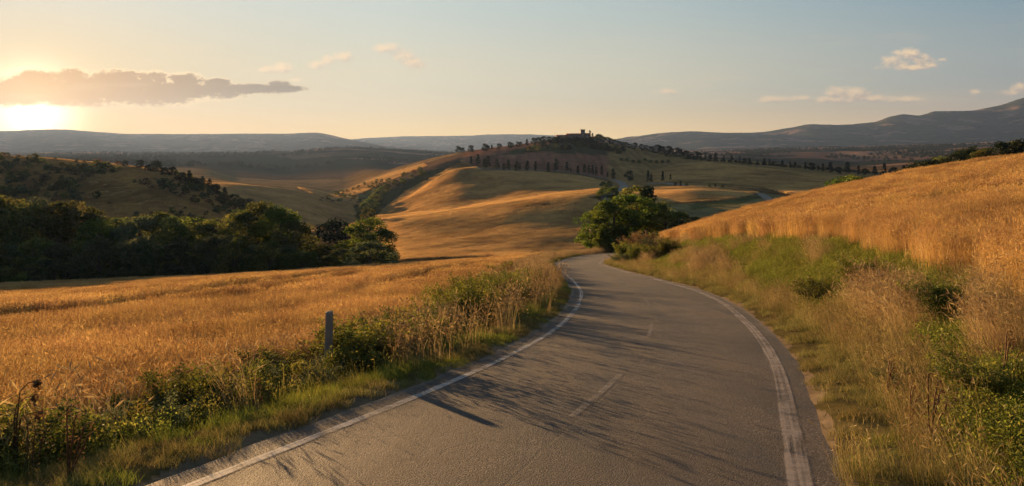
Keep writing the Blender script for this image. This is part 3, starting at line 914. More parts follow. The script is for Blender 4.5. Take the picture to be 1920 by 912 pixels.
for y0 in np.arange(1.5, 120, 7.3):
    ys = np.arange(y0, y0 + 3.0, 0.2)
    mx_ = (XL(ys) + XR(ys)) / 2 - 0.02
    strip('centre_line', mx_ - 0.055, mx_ + 0.055, ys, 0.018, 5, dash_m, 'faded white dash of the broken centre line')

# ------------------------------------------------------------------ lanes across the far fields
lane_m = solid_mat('pale lane', (0.17, 0.14, 0.11), (0.12, 0.10, 0.08), 0.5)


def ribbon(name, pts, w, label, mat=lane_m, lift=0.25):
    p = np.array(pts, float)
    t = np.concatenate([[0], np.cumsum(np.linalg.norm(np.diff(p[:, :2], axis=0), axis=1))])
    n = max(12, int(t[-1] / 3))
    q = np.linspace(0, t[-1], n)
    x, y = pchip(t, p[:, 0], q), pchip(t, p[:, 1], q)
    dx, dy = np.gradient(x), np.gradient(y)
    L = np.hypot(dx, dy) + 1e-9
    k = 5
    s = np.linspace(-.5, .5, k) * w
    X = x[:, None] - dy[:, None] / L[:, None] * s
    Y = y[:, None] + dx[:, None] / L[:, None] * s
    Z = ground(X, Y) + lift
    V = np.stack([X, Y, Z], -1).reshape(-1, 3)
    ii = np.arange(n * k).reshape(n, k)
    Q = np.stack([ii[:-1, :-1], ii[:-1, 1:], ii[1:, 1:], ii[1:, :-1]], -1).reshape(-1, 4)
    o = link(name, raw_mesh(name, V, [Q], smooth=True), mat)
    tag(o, label, 'lane', kind='structure')


ribbon('lane', [hit(px, py, 300, 700) for px, py in [(1146, 384), (1139, 377), (1144, 370), (1155, 363), (1166, 356), (1169, 349), (1163, 343), (1150, 338)]], 6.5, 'pale lane climbing in an S past the tree clump')
ribbon('lane', [hit(px, py, 150, 640) for px, py in [(1215, 346), (1260, 347), (1310, 352), (1355, 355), (1395, 358), (1420, 364), (1440, 374), (1448, 384)]], 5.0, 'pale lane curving down behind the right wheat field')
ribbon('lane', [hit(px, py, 500, 900) for px, py in [(880, 312), (910, 318), (960, 320), (1020, 321), (1080, 326), (1140, 336)]], 4.5, 'lane along the ridge below the cypress row')

# ------------------------------------------------------------------ scattered ground plants (wheat, grass, scrub)


def normals_to_euler(nx, ny, nz, ang):
    """rotation that spins by ang and then leans z onto the normal"""
    n = np.stack([nx, ny, nz], -1); n /= np.linalg.norm(n, axis=1, keepdims=True)
    a = np.stack([np.cos(ang), np.sin(ang), np.zeros_like(ang)], -1)
    a -= n * (a * n).sum(1, keepdims=True); a /= np.linalg.norm(a, axis=1, keepdims=True)
    b = np.cross(n, a)
    Rm = np.stack([a, b, n], -1)
    return np.stack([np.arctan2(Rm[:, 2, 1], Rm[:, 2, 2]), -np.arcsin(np.clip(Rm[:, 2, 0], -1, 1)), np.arctan2(Rm[:, 1, 0], Rm[:, 0, 0])], -1)


def scatter(name, protos, X, Y, scl, idx, label, cat, lean=0.8, sink=0.03, ang=None):
    n = len(X)
    Z = ground(X, Y) - sink
    e = 0.4
    gx = (ground(X + e, Y) - ground(X - e, Y)) / (2 * e) * lean
    gy = (ground(X, Y + e) - ground(X, Y - e)) / (2 * e) * lean
    ang = rng.uniform(0, 6.283, n) if ang is None else ang
    rot = normals_to_euler(-gx, -gy, np.ones(n), ang)
    me = bpy.data.meshes.new(name)
    me.vertices.add(n)
    me.vertices.foreach_set('co', np.stack([X, Y, Z], -1).astype(np.float32).ravel())
    me.attributes.new('rot', 'FLOAT_VECTOR', 'POINT').data.foreach_set('vector', rot.astype(np.float32).ravel())
    scl = np.asarray(scl, float)
    if scl.ndim == 1: scl = np.stack([scl] * 3, -1)
    me.attributes.new('scl', 'FLOAT_VECTOR', 'POINT').data.foreach_set('vector', scl.astype(np.float32).ravel())
    me.attributes.new('idx', 'INT', 'POINT').data.foreach_set('value', np.asarray(idx, np.int32))
    o = link(name, me)
    src = bpy.data.collections.new(name + ' sources')
    for i, (pm, mat) in enumerate(protos):
        so = bpy.data.objects.new('%s source %02d' % (name, i), pm)
        if not pm.materials: pm.materials.append(mat)
        src.objects.link(so)
    ng = bpy.data.node_groups.new(name + ' scatter', 'GeometryNodeTree')
    ng.interface.new_socket('Geometry', in_out='INPUT', socket_type='NodeSocketGeometry')
    ng.interface.new_socket('Geometry', in_out='OUTPUT', socket_type='NodeSocketGeometry')
    nd = ng.nodes.new
    gi, go = nd('NodeGroupInput'), nd('NodeGroupOutput')
    ci = nd('GeometryNodeCollectionInfo')
    ci.inputs['Collection'].default_value = src
    ci.inputs['Separate Children'].default_value = True
    ci.inputs['Reset Children'].default_value = True
    iop = nd('GeometryNodeInstanceOnPoints')
    iop.inputs['Pick Instance'].default_value = True
    L = ng.links.new
    L(gi.outputs[0], iop.inputs['Points'])
    L(ci.outputs[0], iop.inputs['Instance'])
    for nm, dt, sock in (('idx', 'INT', 'Instance Index'), ('scl', 'FLOAT_VECTOR', 'Scale')):
        na = nd('GeometryNodeInputNamedAttribute'); na.data_type = dt; na.inputs['Name'].default_value = nm
        L(na.outputs['Attribute'], iop.inputs[sock])
    na = nd('GeometryNodeInputNamedAttribute'); na.data_type = 'FLOAT_VECTOR'; na.inputs['Name'].default_value = 'rot'
    er = nd('FunctionNodeEulerToRotation')
    L(na.outputs['Attribute'], er.inputs[0]); L(er.outputs[0], iop.inputs['Rotation'])
    L(iop.outputs[0], go.inputs[0])
    md = o.modifiers.new('scatter', 'NODES')
    md.node_group = ng
    tag(o, label, cat, kind='stuff')
    return o


def blades(mb, n, size, hmin, hmax, w, bend, tint, r, seg=3, wind=(0.25, -0.12), stem=False):
    """n bent blades in a patch of the given size"""
    x, y = r.uniform(-size / 2, size / 2, (2, n))
    h = r.uniform(hmin, hmax, n) * (0.75 + 0.5 * r.random(n))
    a = r.uniform(0, 6.283, n)
    bx, by = np.cos(a) * bend * r.uniform(.3, 1.3, n) + wind[0] * bend, np.sin(a) * bend * r.uniform(.3, 1.3, n) + wind[1] * bend
    fa = r.uniform(0, 6.283, n)
    rows = []
    for k in range(seg + 1):
        t = k / seg
        cx, cyy, cz = x + bx * h * t * t, y + by * h * t * t, h * (t - 0.25 * bend * t * t)
        ww = w * ((1 - t * 0.95) if not stem else (1 - 0.5 * t)) * (0.7 + 0.6 * ((np.arange(n) * 7919) % 13) / 13)
        rows.append(np.stack([np.stack([cx - np.cos(fa) * ww, cyy - np.sin(fa) * ww, cz], -1), np.stack([cx + np.cos(fa) * ww, cyy + np.sin(fa) * ww, cz], -1)], 1))
    V = np.stack(rows, 1)                       # n, seg+1, 2, 3
    base = (np.arange(n) * (seg + 1) * 2)[:, None]
    Q = np.concatenate([base + np.array([2 * k, 2 * k + 1, 2 * k + 3, 2 * k + 2])[None] for k in range(seg)], 0)
    tn = np.clip(tint[0] + (tint[1] - tint[0]) * r.random(n), 0, 1)
    mb.add(V.reshape(-1, 3), Q, None, np.repeat(tn, (seg + 1) * 2))
    tip = V[:, -1].mean(1)
    return tip, np.stack([bx, by, np.full(n, .4)], -1), tn


def heads(mb, tip, d, n, length, w, r, tint, droop=0.5):
    """seed heads: a slim crossed pair of diamonds hanging from each stem tip"""
    d = d + r.normal(size=d.shape) * 0.35
    d[:, 2] += r.uniform(-droop, 0.6, n)
    d /= np.linalg.norm(d, axis=1, keepdims=True)
    L = length * r.uniform(.7, 1.25, n)[:, None]
    for q in range(2):
        s = np.cross(d, r.normal(size=d.shape)); s /= np.linalg.norm(s, axis=1, keepdims=True)
        V = np.stack([tip - d * 0.005, tip + d * L * 0.45 + s * w, tip + d * L, tip + d * L * 0.45 - s * w], 1).reshape(-1, 3)
        mb.add(V, np.arange(4 * n).reshape(-1, 4), None, np.repeat(np.clip(tint + r.uniform(-.2, .2, n), 0, 1), 4))


wheat_m = leaf_mat('ripe wheat', (0.31, 0.18, 0.062), (0.47, 0.295, 0.105), (0.60, 0.41, 0.18), trans=0.34, var=0.22, gloss=0.03, patch=0.16)
grass_m = leaf_mat('green grass', (0.060, 0.092, 0.012), (0.16, 0.18, 0.028), (0.30, 0.25, 0.07), trans=0.5, var=0.3)
straw_m = leaf_mat('dry grass', (0.16, 0.105, 0.045), (0.29, 0.205, 0.10), (0.40, 0.30, 0.16), trans=0.4, var=0.25)
mix_m = leaf_mat('half dry grass', (0.055, 0.070, 0.014), (0.14, 0.13, 0.038), (0.33, 0.24, 0.11), trans=0.4, var=0.3)


def wheat_patch(seed, size, n, wide):
    r = np.random.default_rng(seed)
    mb = MB()
    tip, d, tn = blades(mb, n, size, 0.74, 0.86, 0.0024 * wide, 0.16, (0.15, 0.75), r, seg=3, stem=True)
    heads(mb, tip, d * 1.6, n, 0.10, 0.0075 * wide, r, 0.72, 0.9)
    heads(mb, tip + r.normal(size=tip.shape) * 0.004, d * 1.2, n, 0.17, 0.002 * wide, r, 0.9, 0.5)
    blades(mb, n // 2, size, 0.40, 0.70, 0.005 * wide, 0.5, (0.0, 0.6), r, seg=2)
    return mb.mesh('wheat patch')


wp_near = [(wheat_patch(100 + i, 0.62, 125, 1.0), wheat_m) for i in range(6)]
wp_far = [(wheat_patch(120 + i, 1.45, 260, 2.6), wheat_m) for i in range(4)]


def field_points(sp, cond):
    gx, gy = np.meshgrid(np.arange(-85, 62, sp), np.arange(-6, 132, sp))
    gx, gy = gx.ravel(), gy.ravel()
    gx = gx + rng.uniform(-.45, .45, len(gx)) * sp
    gy = gy + rng.uniform(-.45, .45, len(gy)) * sp
    k = cond(gx, gy)
    return gx[k], gy[k]


def track_dist(X, Y):
    return np.min([line_dist(X, Y, p)[0] for p in TRACKS], axis=0) + 0.2 * fbm(X * .5, Y * .5, 2)


def in_view(X, Y, lo, hi):
    return (Y > 1.0) & (CX + F * X / np.maximum(Y, .5) > lo) & (CX + F * X / np.maximum(Y, .5) < hi)


def near_limit(X, Y):
    return np.interp(CX + F * X / np.maximum(Y, .5), A_D[:, 0], A_D[:, 1])


def left_ok(X, Y):
    t = (XL(Y) - X) * .93
    return (t > 3.9 + 0.7 * fbm(X * .4, Y * .4, 2)) & (Y < near_limit(X, Y) * 1.05) & (in_view(X, Y, -420, 1075) | ((Y <= 6) & (Y > -2) & (X > -16)))


def right_ok(X, Y):
    t = (X - XR(Y)) * .94
    return (t > edge_r(Y) + 0.9 * fbm(X * .5, Y * .5, 3) + 0.1) & (Y < near_limit(X, Y) * 1.06) & (in_view(X, Y, 1200, 2450) | ((Y <= 6) & (Y > -2) & (X < 16)))


LOD = 36.0
for nm, ok, lab in (('wheat', left_ok, 'ripe golden wheat field on the left, falling away to the dark wood'), ('wheat', right_ok, 'ripe golden wheat field on the right, rising behind the grassy bank')):
    for part, (sp, protos) in enumerate(((0.47, wp_near), (1.05, wp_far))):
        X, Y = field_points(sp, ok)
        rr = np.hypot(X, Y)
        k = (rr < LOD) if part == 0 else (rr >= LOD - 0.3)
        if ok is left_ok:
            k &= (track_dist(X, Y) > (0.75 if part == 0 else 1.25))
        X, Y = X[k], Y[k]
        hs = 1.0 + 0.16 * fbm(X * .22, Y * .22, 3) + rng.normal(0, .035, len(X))
        scatter(nm, protos, X, Y, np.stack([np.ones(len(X)), np.ones(len(X)), hs], -1), rng.integers(0, len(protos), len(X)),
                lab + (', near part' if part == 0 else ', far part'), 'wheat', lean=0.5, ang=rng.normal(0.0, 0.5, len(X)))


wheat_hill_m = leaf_mat('pale ripe wheat', (0.44, 0.27, 0.105), (0.63, 0.41, 0.17), (0.74, 0.53, 0.24), trans=0.35, var=0.18, patch=0.035)
wp_mid = [(wheat_patch(140 + i, 3.4, 330, 8.0), wheat_hill_m) for i in range(3)]
n = 140000
pxs = rng.uniform(320, 1580, n); Ds = np.sqrt(rng.uniform(205 ** 2, 860 ** 2, n))
X, Y = (pxs - CX) * Ds / F, Ds
rw = HY - (ground(X, Y) - ZC) / Ds * F
crop = inpoly(pxs, rw, [(706, 412), (716, 395), (765, 358), (868, 303), (905, 322), (1000, 323), (1085, 330), (1135, 342), (1128, 366), (1108, 400), (1098, 500), (730, 500)])
crop |= inpoly(pxs, rw, [(1175, 382), (1200, 353), (1300, 351), (1400, 357), (1420, 362), (1370, 375), (1270, 383)])
crop |= inpoly(pxs, rw, [(1225, 322), (1275, 308), (1330, 305), (1440, 318), (1580, 332), (1660, 336), (1570, 352), (1500, 368), (1430, 352), (1330, 343), (1230, 342)])
crop |= inpoly(pxs, rw, [(335, 331), (430, 344), (560, 359), (690, 386), (668, 398), (655, 440), (560, 436), (500, 400), (440, 373), (400, 352)]) & (Ds > np.interp(pxs, [300, 380, 450, 520, 600], [440, 410, 370, 290, 150]) + 15)
crop |= inpoly(pxs, rw, [(560, 352), (690, 378), (640, 384), (600, 370)])
crop |= inpoly(pxs, rw, [(640, 362), (700, 336), (790, 306), (800, 312), (730, 340), (670, 366)])
tram = np.full(n, False)
for k in range(6):
    line = [(1058 + 9 * k, 470), (1060 + 9 * k, 430), (1068 + 9 * k, 400), (1084 + 8 * k, 378), (1120 + 2 * k, 366)]
    lx = np.interp(rw, [a[1] for a in line][::-1], [a[0] for a in line][::-1])
    tram |= (Ds < 430) & (rw < 462) & (np.abs(pxs - lx) < 2.3)
k = crop & ~tram & (rng.random(n) < np.clip(1.5 - Ds / 900, .5, 1))
X, Y = X[k], Y[k]
scatter('wheat', wp_mid, X, Y, np.stack([np.ones(len(X)), np.ones(len(X)), (1.0 + .25 * fbm(X / 14, Y / 14, 2)) * .9], -1), rng.integers(0, 3, len(X)), 'ripe wheat on the rounded hills below the villa', 'wheat', lean=0.9)


def grass_patch(kind, seed):
    r = np.random.default_rng(seed)
    mb = MB()
    s = 0.42
    if kind == 'short':
        blades(mb, 260, s, 0.08, 0.18, 0.003, 0.55, (0.05, 0.75), r)
        return mb.mesh('grass patch'), grass_m
    if kind == 'mid':
        blades(mb, 170, s, 0.16, 0.34, 0.0032, 0.55, (0.05, 0.75), r)
        t, d, _ = blades(mb, 8, s, 0.35, 0.5, 0.0016, 0.25, (0.8, 1), r, stem=True)
        heads(mb, t, d, 8, 0.06, 0.006, r, 0.95)
        return mb.mesh('grass patch'), grass_m
    if kind == 'dryshort':
        blades(mb, 260, s, 0.10, 0.26, 0.003, 0.6, (0.1, 0.95), r)
        return mb.mesh('grass patch'), mix_m
    if kind == 'mixed':
        blades(mb, 120, s, 0.15, 0.36, 0.003, 0.55, (0.0, 0.8), r)
        t, d, _ = blades(mb, 30, s, 0.34, 0.6, 0.0016, 0.3, (0.7, 1), r, stem=True)
        heads(mb, t, d, 30, 0.08, 0.006, r, 0.9)
        return mb.mesh('grass patch'), mix_m
    if kind == 'straw':
        blades(mb, 80, s, 0.2, 0.5, 0.003, 0.6, (0.0, 0.8), r)
        t, d, _ = blades(mb, 55, s, 0.5, 0.85, 0.0018, 0.28, (0.3, 1), r, stem=True)
        heads(mb, t, d, 55, 0.12, 0.008, r, 0.8)
        return mb.mesh('grass patch'), straw_m
    if kind == 'weed':
        n = 12
        for i in range(n):
            x, y = r.uniform(-s / 2, s / 2, 2)
            h = r.uniform(.2, .42)
            p = np.array([[x, y, 0], [x + r.normal(0, .03), y + r.normal(0, .03), h * .5], [x + r.normal(0, .06), y + r.normal(0, .06), h]])
            mb.tube(p, [.004, .003, .0015], 3, 0.3, cap=False)
            u = r.uniform(.15, 1, 26)[:, None]
            c = p[0] * (1 - u) + p[2] * u + r.normal(size=(26, 3)) * 0.045
            mb.leaves(c, 0.017, r, r.uniform(.1, .8, 26), up=0.6)
        blades(mb, 70, s, 0.14, 0.3, 0.003, 0.5, (0.1, 0.7), r)
        return mb.mesh('grass patch'), grass_m


def thin_patch(seed):
    r = np.random.default_rng(seed)
    mb = MB()
    t, d, _ = blades(mb, 16, 0.35, 0.5, 0.95, 0.002, 0.3, (0.2, 1), r, stem=True)
    heads(mb, t, d, 16, 0.10, 0.012, r, 0.6)
    for q in range(3):
        heads(mb, t - [0, 0, .06 + .07 * q] + r.normal(0, .012, t.shape), d, 16, 0.06, 0.009, r, 0.5)
    return mb.mesh('thin stems'), straw_m


thin_src = [thin_patch(600 + i) for i in range(3)]
KINDS = ['short', 'mid', 'dryshort', 'mixed', 'straw', 'weed']
gp = []
for ki, kd in enumerate(KINDS):
    for q in range(3):
        gp.append(grass_patch(kd, 300 + 10 * ki + q))


def pick(kind_idx):
    return kind_idx * 3 + rng.integers(0, 3, len(kind_idx))


def verge_points(sp, cond, y1=132):
    gx, gy = np.meshgrid(np.arange(-14, 30, sp), np.arange(0.8, y1, sp))
    gx, gy = gx.ravel() + rng.uniform(-.5, .5, gx.size) * sp, gy.ravel() + rng.uniform(-.5, .5, gx.size) * sp
    k = cond(gx, gy)
    return gx[k], gy[k]


# left verge
X, Y = verge_points(0.27, lambda X, Y: ((XL(Y) - X) * .93 > 0.33) & ((XL(Y) - X) * .93 < 4.6) & in_view(X, Y, -350, 1260))
k = (Y < 60) | (rng.random(len(X)) < .6)
X, Y = X[k], Y[k]
t = (XL(Y) - X) * .93
nz = fbm(X * .8, Y * .8, 3)
kd = np.where(t < 0.75, np.where(nz > .05, 2, 0), np.where(t < 1.7, np.where(nz > .25, 2, np.where(nz > .02, 0, 1)), np.where(t < 3.6, np.where(nz > .0, 1, 5), np.where((nz > -.1) & (Y > 13), 4, 3))))
kd = np.where((Y > 36) & (t > 0.9), np.where(nz > -.05, 4, 3), kd)
kd = np.where((t > 3.5) & (Y > 14) & (nz > -.2), 4, kd)
dirt = (t < 0.45) & (fbm(X * 2, Y * 2, 2) > 0.16)
sc = np.where(t < 1.7, 0.72, 1.0) * rng.uniform(.8, 1.2, len(X)) * np.where((Y > 80) & (kd == 4), 1.15, 1.0)
k = ~dirt
scatter('verge_grass', gp, X[k], Y[k], sc[k], pick(kd[k]), 'grass and dry stems along the left verge of the road', 'grass')

# tall bents standing out of the hedge
n = 80
Y = rng.uniform(1.5, 42, n) ** 1.0
X = XL(Y) - rng.uniform(1.5, 3.2, n) / .93
k = (fbm(X * .9, Y * .9, 2) > -.04) & ((Y < 9.5) | (Y > 14.5))
scatter('tall_grass', gp, X[k], Y[k], rng.uniform(1.0, 1.4, k.sum()), 12 + rng.integers(0, 3, k.sum()), 'tall dry grass standing among the bushes of the left verge', 'grass')

n = 150
Y = rng.uniform(0.5, 34, n)
X = XL(Y) - rng.uniform(.7, 1.9, n) / .93
k = (fbm(X * .7 + 3, Y * .5, 2) > -.02)
scatter('tall_grass', thin_src, X[k], Y[k], rng.uniform(.8, 1.25, k.sum()), rng.integers(0, 3, k.sum()), 'thin dry stems rising from the short grass of the left verge', 'grass')

# right verge and bank
X, Y = verge_points(0.27, lambda X, Y: ((X - XR(Y)) * .94 > 0.47) & ((X - XR(Y)) * .94 < edge_r(Y) + 0.5) & in_view(X, Y, 1000, 2500))
k = (Y < 60) | (rng.random(len(X)) < .6)
X, Y = X[k], Y[k]
t = (X - XR(Y)) * .94
Zg = ground(X, Y)
qx, qy = CX + F * X / Y, HY - (Zg + .25 - ZC) / Y * F
nz = fbm(X * .55, Y * .55, 3) + .5 * fbm(X * 1.7, Y * 1.7, 2)


def blob(cx_, cy_, rx, ry): return np.exp(-((qx - cx_) / rx) ** 2 - ((qy - cy_) / ry) ** 2)


green = .6 * blob(1530, 520, 100, 50) + blob(1890, 770, 90, 90) + .5 * blob(1450, 560, 90, 40) + blob(1720, 880, 160, 50) + .8 * blob(1790, 640, 60, 50) + .6 * blob(1400, 490, 50, 22) + .6 * blob(1640, 640, 60, 30)
dry = blob(1650, 560, 65, 50) + blob(1800, 690, 60, 65) + blob(1700, 760, 70, 70) + blob(1340, 490, 60, 22) + .7 * blob(1560, 700, 50, 50) + blob(1880, 600, 60, 50)
top_ = sst(t, edge_r(Y) - 1.3, edge_r(Y) - .4)
v = nz * 1.5 - .46 + 0.9 * (dry - green) - .1 * top_
kd = np.where(v > .36, 4, np.where(v > .0, 3, np.where(v > -.3, 1, 5)))
kd = np.where(t < 1.5, np.where(nz > -.05, 2, np.where(nz > -.3, 3, 0)), kd)
kd = np.where((t > 1.1) & (t < 2.0) & (nz > .0), 3, kd)
sc = np.where(t < 1.2, 0.75, np.where(kd == 4, .95, .85)) * rng.uniform(.75, 1.2, len(X)) * (1 - .15 * top_)
k = ~((t < 0.8) & (fbm(X * 2, Y * 2, 2) > 0.2))
scatter('bank_grass', gp, X[k], Y[k], sc[k], pick(kd[k]), 'green and straw coloured grass covering the bank on the right of the road', 'grass')

# ------------------------------------------------------------------ trees and shrubs
bark_m = solid_mat('bark', (0.09, 0.065, 0.045), (0.05, 0.037, 0.028), 8, bump=0.6)
oak_m = leaf_mat('dark broad leaves', (0.036, 0.052, 0.011), (0.09, 0.105, 0.022), (0.20, 0.17, 0.04), trans=0.5, var=0.4)
olive_m = leaf_mat('grey green leaves', (0.040, 0.055, 0.025), (0.075, 0.09, 0.04), (0.13, 0.13, 0.06), trans=0.38, var=0.3)
lime_m = leaf_mat('fresh green leaves', (0.032, 0.058, 0.008), (0.085, 0.12, 0.016), (0.18, 0.19, 0.03), trans=0.5, var=0.25)
cyp_m = leaf_mat('cypress green', (0.014, 0.022, 0.009), (0.028, 0.038, 0.014), (0.05, 0.055, 0.02), trans=0.15, var=0.3)
bramble_m = leaf_mat('bramble leaves', (0.032, 0.048, 0.008), (0.085, 0.10, 0.016), (0.22, 0.19, 0.035), trans=0.5, var=0.3, gloss=0.03)
rust_m = leaf_mat('reddish dry leaves', (0.060, 0.040, 0.018), (0.13, 0.080, 0.035), (0.22, 0.14, 0.06), trans=0.4, var=0.3)
twig_m = solid_mat('twigs', (0.13, 0.085, 0.05), (0.08, 0.05, 0.03), 12)
dryweed_m = leaf_mat('withered stems', (0.10, 0.055, 0.025), (0.22, 0.13, 0.06), (0.36, 0.23, 0.11), trans=0.3, var=0.2)


def crown_pts(r, n_cl, n_leaf, rx, z0, z1, cl_r, shape):
    """leaf positions of a crown of unit height: clumps set round an uneven envelope"""
    pts, tn = [], []
    per = n_leaf // n_cl
    for i in range(n_cl):
        for _ in range(40):
            u = r.random() ** .8
            z = z0 + (z1 - z0) * u
            env = shape(u)
            rad = rx * env * math.sqrt(r.uniform(.15, 1.0))
            if env > .05: break
        a = r.uniform(0, 6.283)
        c = np.array([rad * math.cos(a), rad * math.sin(a), z])
        cr = cl_r * r.uniform(.6, 1.25)
        d = r.normal(size=(per, 3)); d /= np.linalg.norm(d, axis=1, keepdims=True)
        d[:, 2] *= 0.72
        pts.append(c + d * (cr * r.uniform(.25, 1.0, per) ** .45)[:, None])
        tn.append(np.clip(r.uniform(.15, .8) + r.normal(0, .14, per), 0, 1))
    return np.vstack(pts), np.concatenate(tn)


def tree_meshes(seed, style):
    r = np.random.default_rng(seed)
    mc, mt = MB(), MB()
    if style == 'broad':
        sh = lambda u: math.sqrt(max(0, 1 - (2 * u - .95) ** 2)) * (0.82 + .18 * math.sin(9 * u + seed))
        P_, t = crown_pts(r, 46, 6200, 0.36, 0.14, 0.93, 0.115, sh)
        mc.leaves(P_, 0.0165, r, t)
        z0 = .32
    elif style == 'tall':
        sh = lambda u: math.sqrt(max(0, 1 - (2 * u - .9) ** 2)) * (0.8 + .2 * math.sin(11 * u + seed))
        P_, t = crown_pts(r, 40, 5400, 0.25, 0.2, 0.94, 0.10, sh)
        mc.leaves(P_, 0.0155, r, t)
        z0 = .35
    elif style == 'bushy':
        sh = lambda u: (1 - u ** 2.2) ** .5
        P_, t = crown_pts(r, 40, 5200, 0.5, 0.03, 0.86, 0.15, sh)
        mc.leaves(P_, 0.024, r, t)
        z0 = .2
    elif style == 'cypress':
        sh = lambda u: (min(1, u * 5 + .35)) * (1 - u) ** .55
        P_, t = crown_pts(r, 60, 2600, 0.155, 0.03, 0.94, 0.055, sh)
        P_[:, 2] = np.clip(P_[:, 2], 0.02, 1.0)
        mc.leaves(P_, 0.022, r, t, up=0)
        z0 = .1
    elif style == 'pine':
        sh = lambda u: (min(1, u * 4 + .3)) * (1 - u) ** .75
        P_, t = crown_pts(r, 44, 2600, 0.27, 0.08, 0.95, 0.08, sh)
        mc.leaves(P_, 0.024, r, t, up=.2)
        z0 = .12
    elif style == 'round':
        sh = lambda u: math.sqrt(max(0, 1 - (2 * u - .9) ** 2))
        P_, t = crown_pts(r, 34, 2400, 0.38, 0.1, 0.9, 0.14, sh)
        mc.leaves(P_, 0.03, r, t)
        z0 = .2
    elif style == 'gappy':
        P_, t = crown_pts(r, 24, 3600, 0.26, 0.42, 0.95, 0.10, lambda u: math.sqrt(max(0, 1 - (2 * u - .9) ** 2)))
        mc.leaves(P_, 0.016, r, t)
        P2, t2 = crown_pts(r, 6, 500, 0.16, 0.3, 0.5, 0.06, lambda u: 1)
        mc.leaves(P2, 0.016, r, t2)
        z0 = .5
    # trunk with tapering limbs
    lean = r.normal(0, .02, 2)
    tp = np.array([[0, 0, -.06], [lean[0] * .3, lean[1] * .3, z0 * .6], [lean[0], lean[1], z0], [lean[0] * 1.5, lean[1] * 1.5, .82]])
    rt = .026 if style in ('broad', 'bushy', 'round') else .018
    mt.tube(tp, [rt * 1.25, rt, rt * .75, rt * .15], 7)
    if style not in ('cypress',):
        for i in range(7):
            a = i * 2.4 + r.uniform(0, 1)
            zz = z0 * r.uniform(.75, 1.0) + r.uniform(0, .2)
            L = r.uniform(.14, .26)
            p0 = np.array([lean[0], lean[1], zz])
            e = p0 + np.array([math.cos(a) * L, math.sin(a) * L, L * .9])
            mt.tube([p0, p0 * .5 + e * .5 + np.array([0, 0, .02]), e], [rt * .5, rt * .3, rt * .08], 5)
    return mc.mesh(style + ' crown'), mt.mesh(style + ' trunk')


PROTO = {}
for st_, n_ in (('broad', 4), ('tall', 3), ('bushy', 4), ('cypress', 3), ('pine', 2), ('round', 3), ('gappy', 2)):
    PROTO[st_] = [tree_meshes(500 + 37 * i + len(st_) * 11, st_) for i in range(n_)]
_variants = {}


def crown_variant(style, i, mat):
    key = (style, i, mat.name)
    if key not in _variants:
        me = PROTO[style][i][0].copy()
        me.materials.clear(); me.materials.append(mat)
        _variants[key] = me
    return _variants[key]


ORD = ['', 'first', 'second', 'third', 'fourth', 'fifth', 'sixth', 'seventh', 'eighth', 'ninth', 'tenth', 'eleventh', 'twelfth', 'thirteenth', 'fourteenth', 'fifteenth', 'sixteenth', 'seventeenth', 'eighteenth', 'nineteenth', 'twentieth']
TENS = {2: 'twenty', 3: 'thirty', 4: 'forty', 5: 'fifty', 6: 'sixty'}


def ordinal(n):
    if n <= 20: return ORD[n]
    a_, b_ = divmod(n, 10)
    return TENS[a_][:-1] + 'ieth' if b_ == 0 else TENS[a_] + '-' + ORD[b_]


def plant_tree(name, style, mat, x, y, h, label, cat, group, wide=1.0, z=None, seed=None):
    r_ = random.Random(int(x * 13 + y * 7))
    k = r_.randrange(len(PROTO[style]))
    t = empty(name, (x, y, float(ground(x, y)) - 0.02 * h if z is None else z), r_.uniform(0, 6.28), (h * wide, h * wide, h))
    tag(t, label, cat, group)
    link('crown', crown_variant(style, k, mat), None, t)
    link('trunk', PROTO[style][k][1], bark_m, t)
    return t


def tree_at(name, style, mat, px, top, D, label, cat, group, wide=1.0):
    x = (px - CX) * D / F
    z = float(ground(x, D))
    zt = ZC - (top - HY) * D / F
    return plant_tree(name, style, mat, x, D, max(zt - z, 0.8), label, cat, group, wide)


def tree_hit(name, style, mat, px, top, base, label, cat, group, wide=1.0, dmin=250, dmax=1300):
    x, D, z = hit(px, base, dmin, dmax)
    return plant_tree(name, style, mat, x, D, max((base - top) * D / F, 1.0), label, cat, group, wide)


# the dark wood beyond the left field
GW = 'trees of the dark wood beyond the left wheat field'
back = [(-290, 340, 150), (-230, 345, 144), (-170, 345, 150), (-120, 345, 143), (-75, 352, 150), (-30, 350, 143), (12, 352, 148), (45, 364, 141), (80, 360, 150), (115, 366, 143), (150, 378, 150), (185, 388, 143), (222, 385, 150), (258, 396, 143), (292, 395, 150), (328, 393, 143), (360, 386, 150), (392, 395, 142),
        (420, 404, 150), (448, 388, 138), (486, 370, 142), (524, 380, 137), (552, 408, 134)]
for i, (px, top, D) in enumerate(back):
    st_ = 'broad' if i % 3 else 'tall'
    if px > 440:
        lab = {448: 'broad dark tree left of the tallest one in the dark wood', 486: 'tallest rounded tree in the dark wood beyond the left field', 524: 'large dark tree just right of the tallest one in the wood', 552: 'smaller dark tree ending the tall trees of the wood on the right'}[px]
    else:
        lab = 'leafy dark tree standing in the back row of the wood beyond the left field'
    tree_at('broadleaf_tree', 'broad' if px > 440 else st_, [oak_m, lime_m, oak_m, olive_m, oak_m][i % 5], px, top + [0, 10, -6, 14, 4][(i * 3) % 5] * (px < 430), D, lab, 'tree', GW, 1.12)
front = [(-300, 440), (-250, 452), (-200, 440), (-150, 455), (-105, 440), (-60, 452), (-18, 436), (24, 446), (66, 434), (105, 448), (145, 440), (186, 430), (225, 446), (262, 438), (300, 448), (336, 434), (372, 442), (408, 430), (442, 440), (476, 446), (508, 440), (536, 452), (562, 466), (588, 474), (616, 472), (642, 458), (668, 466), (694, 448), (716, 462)]
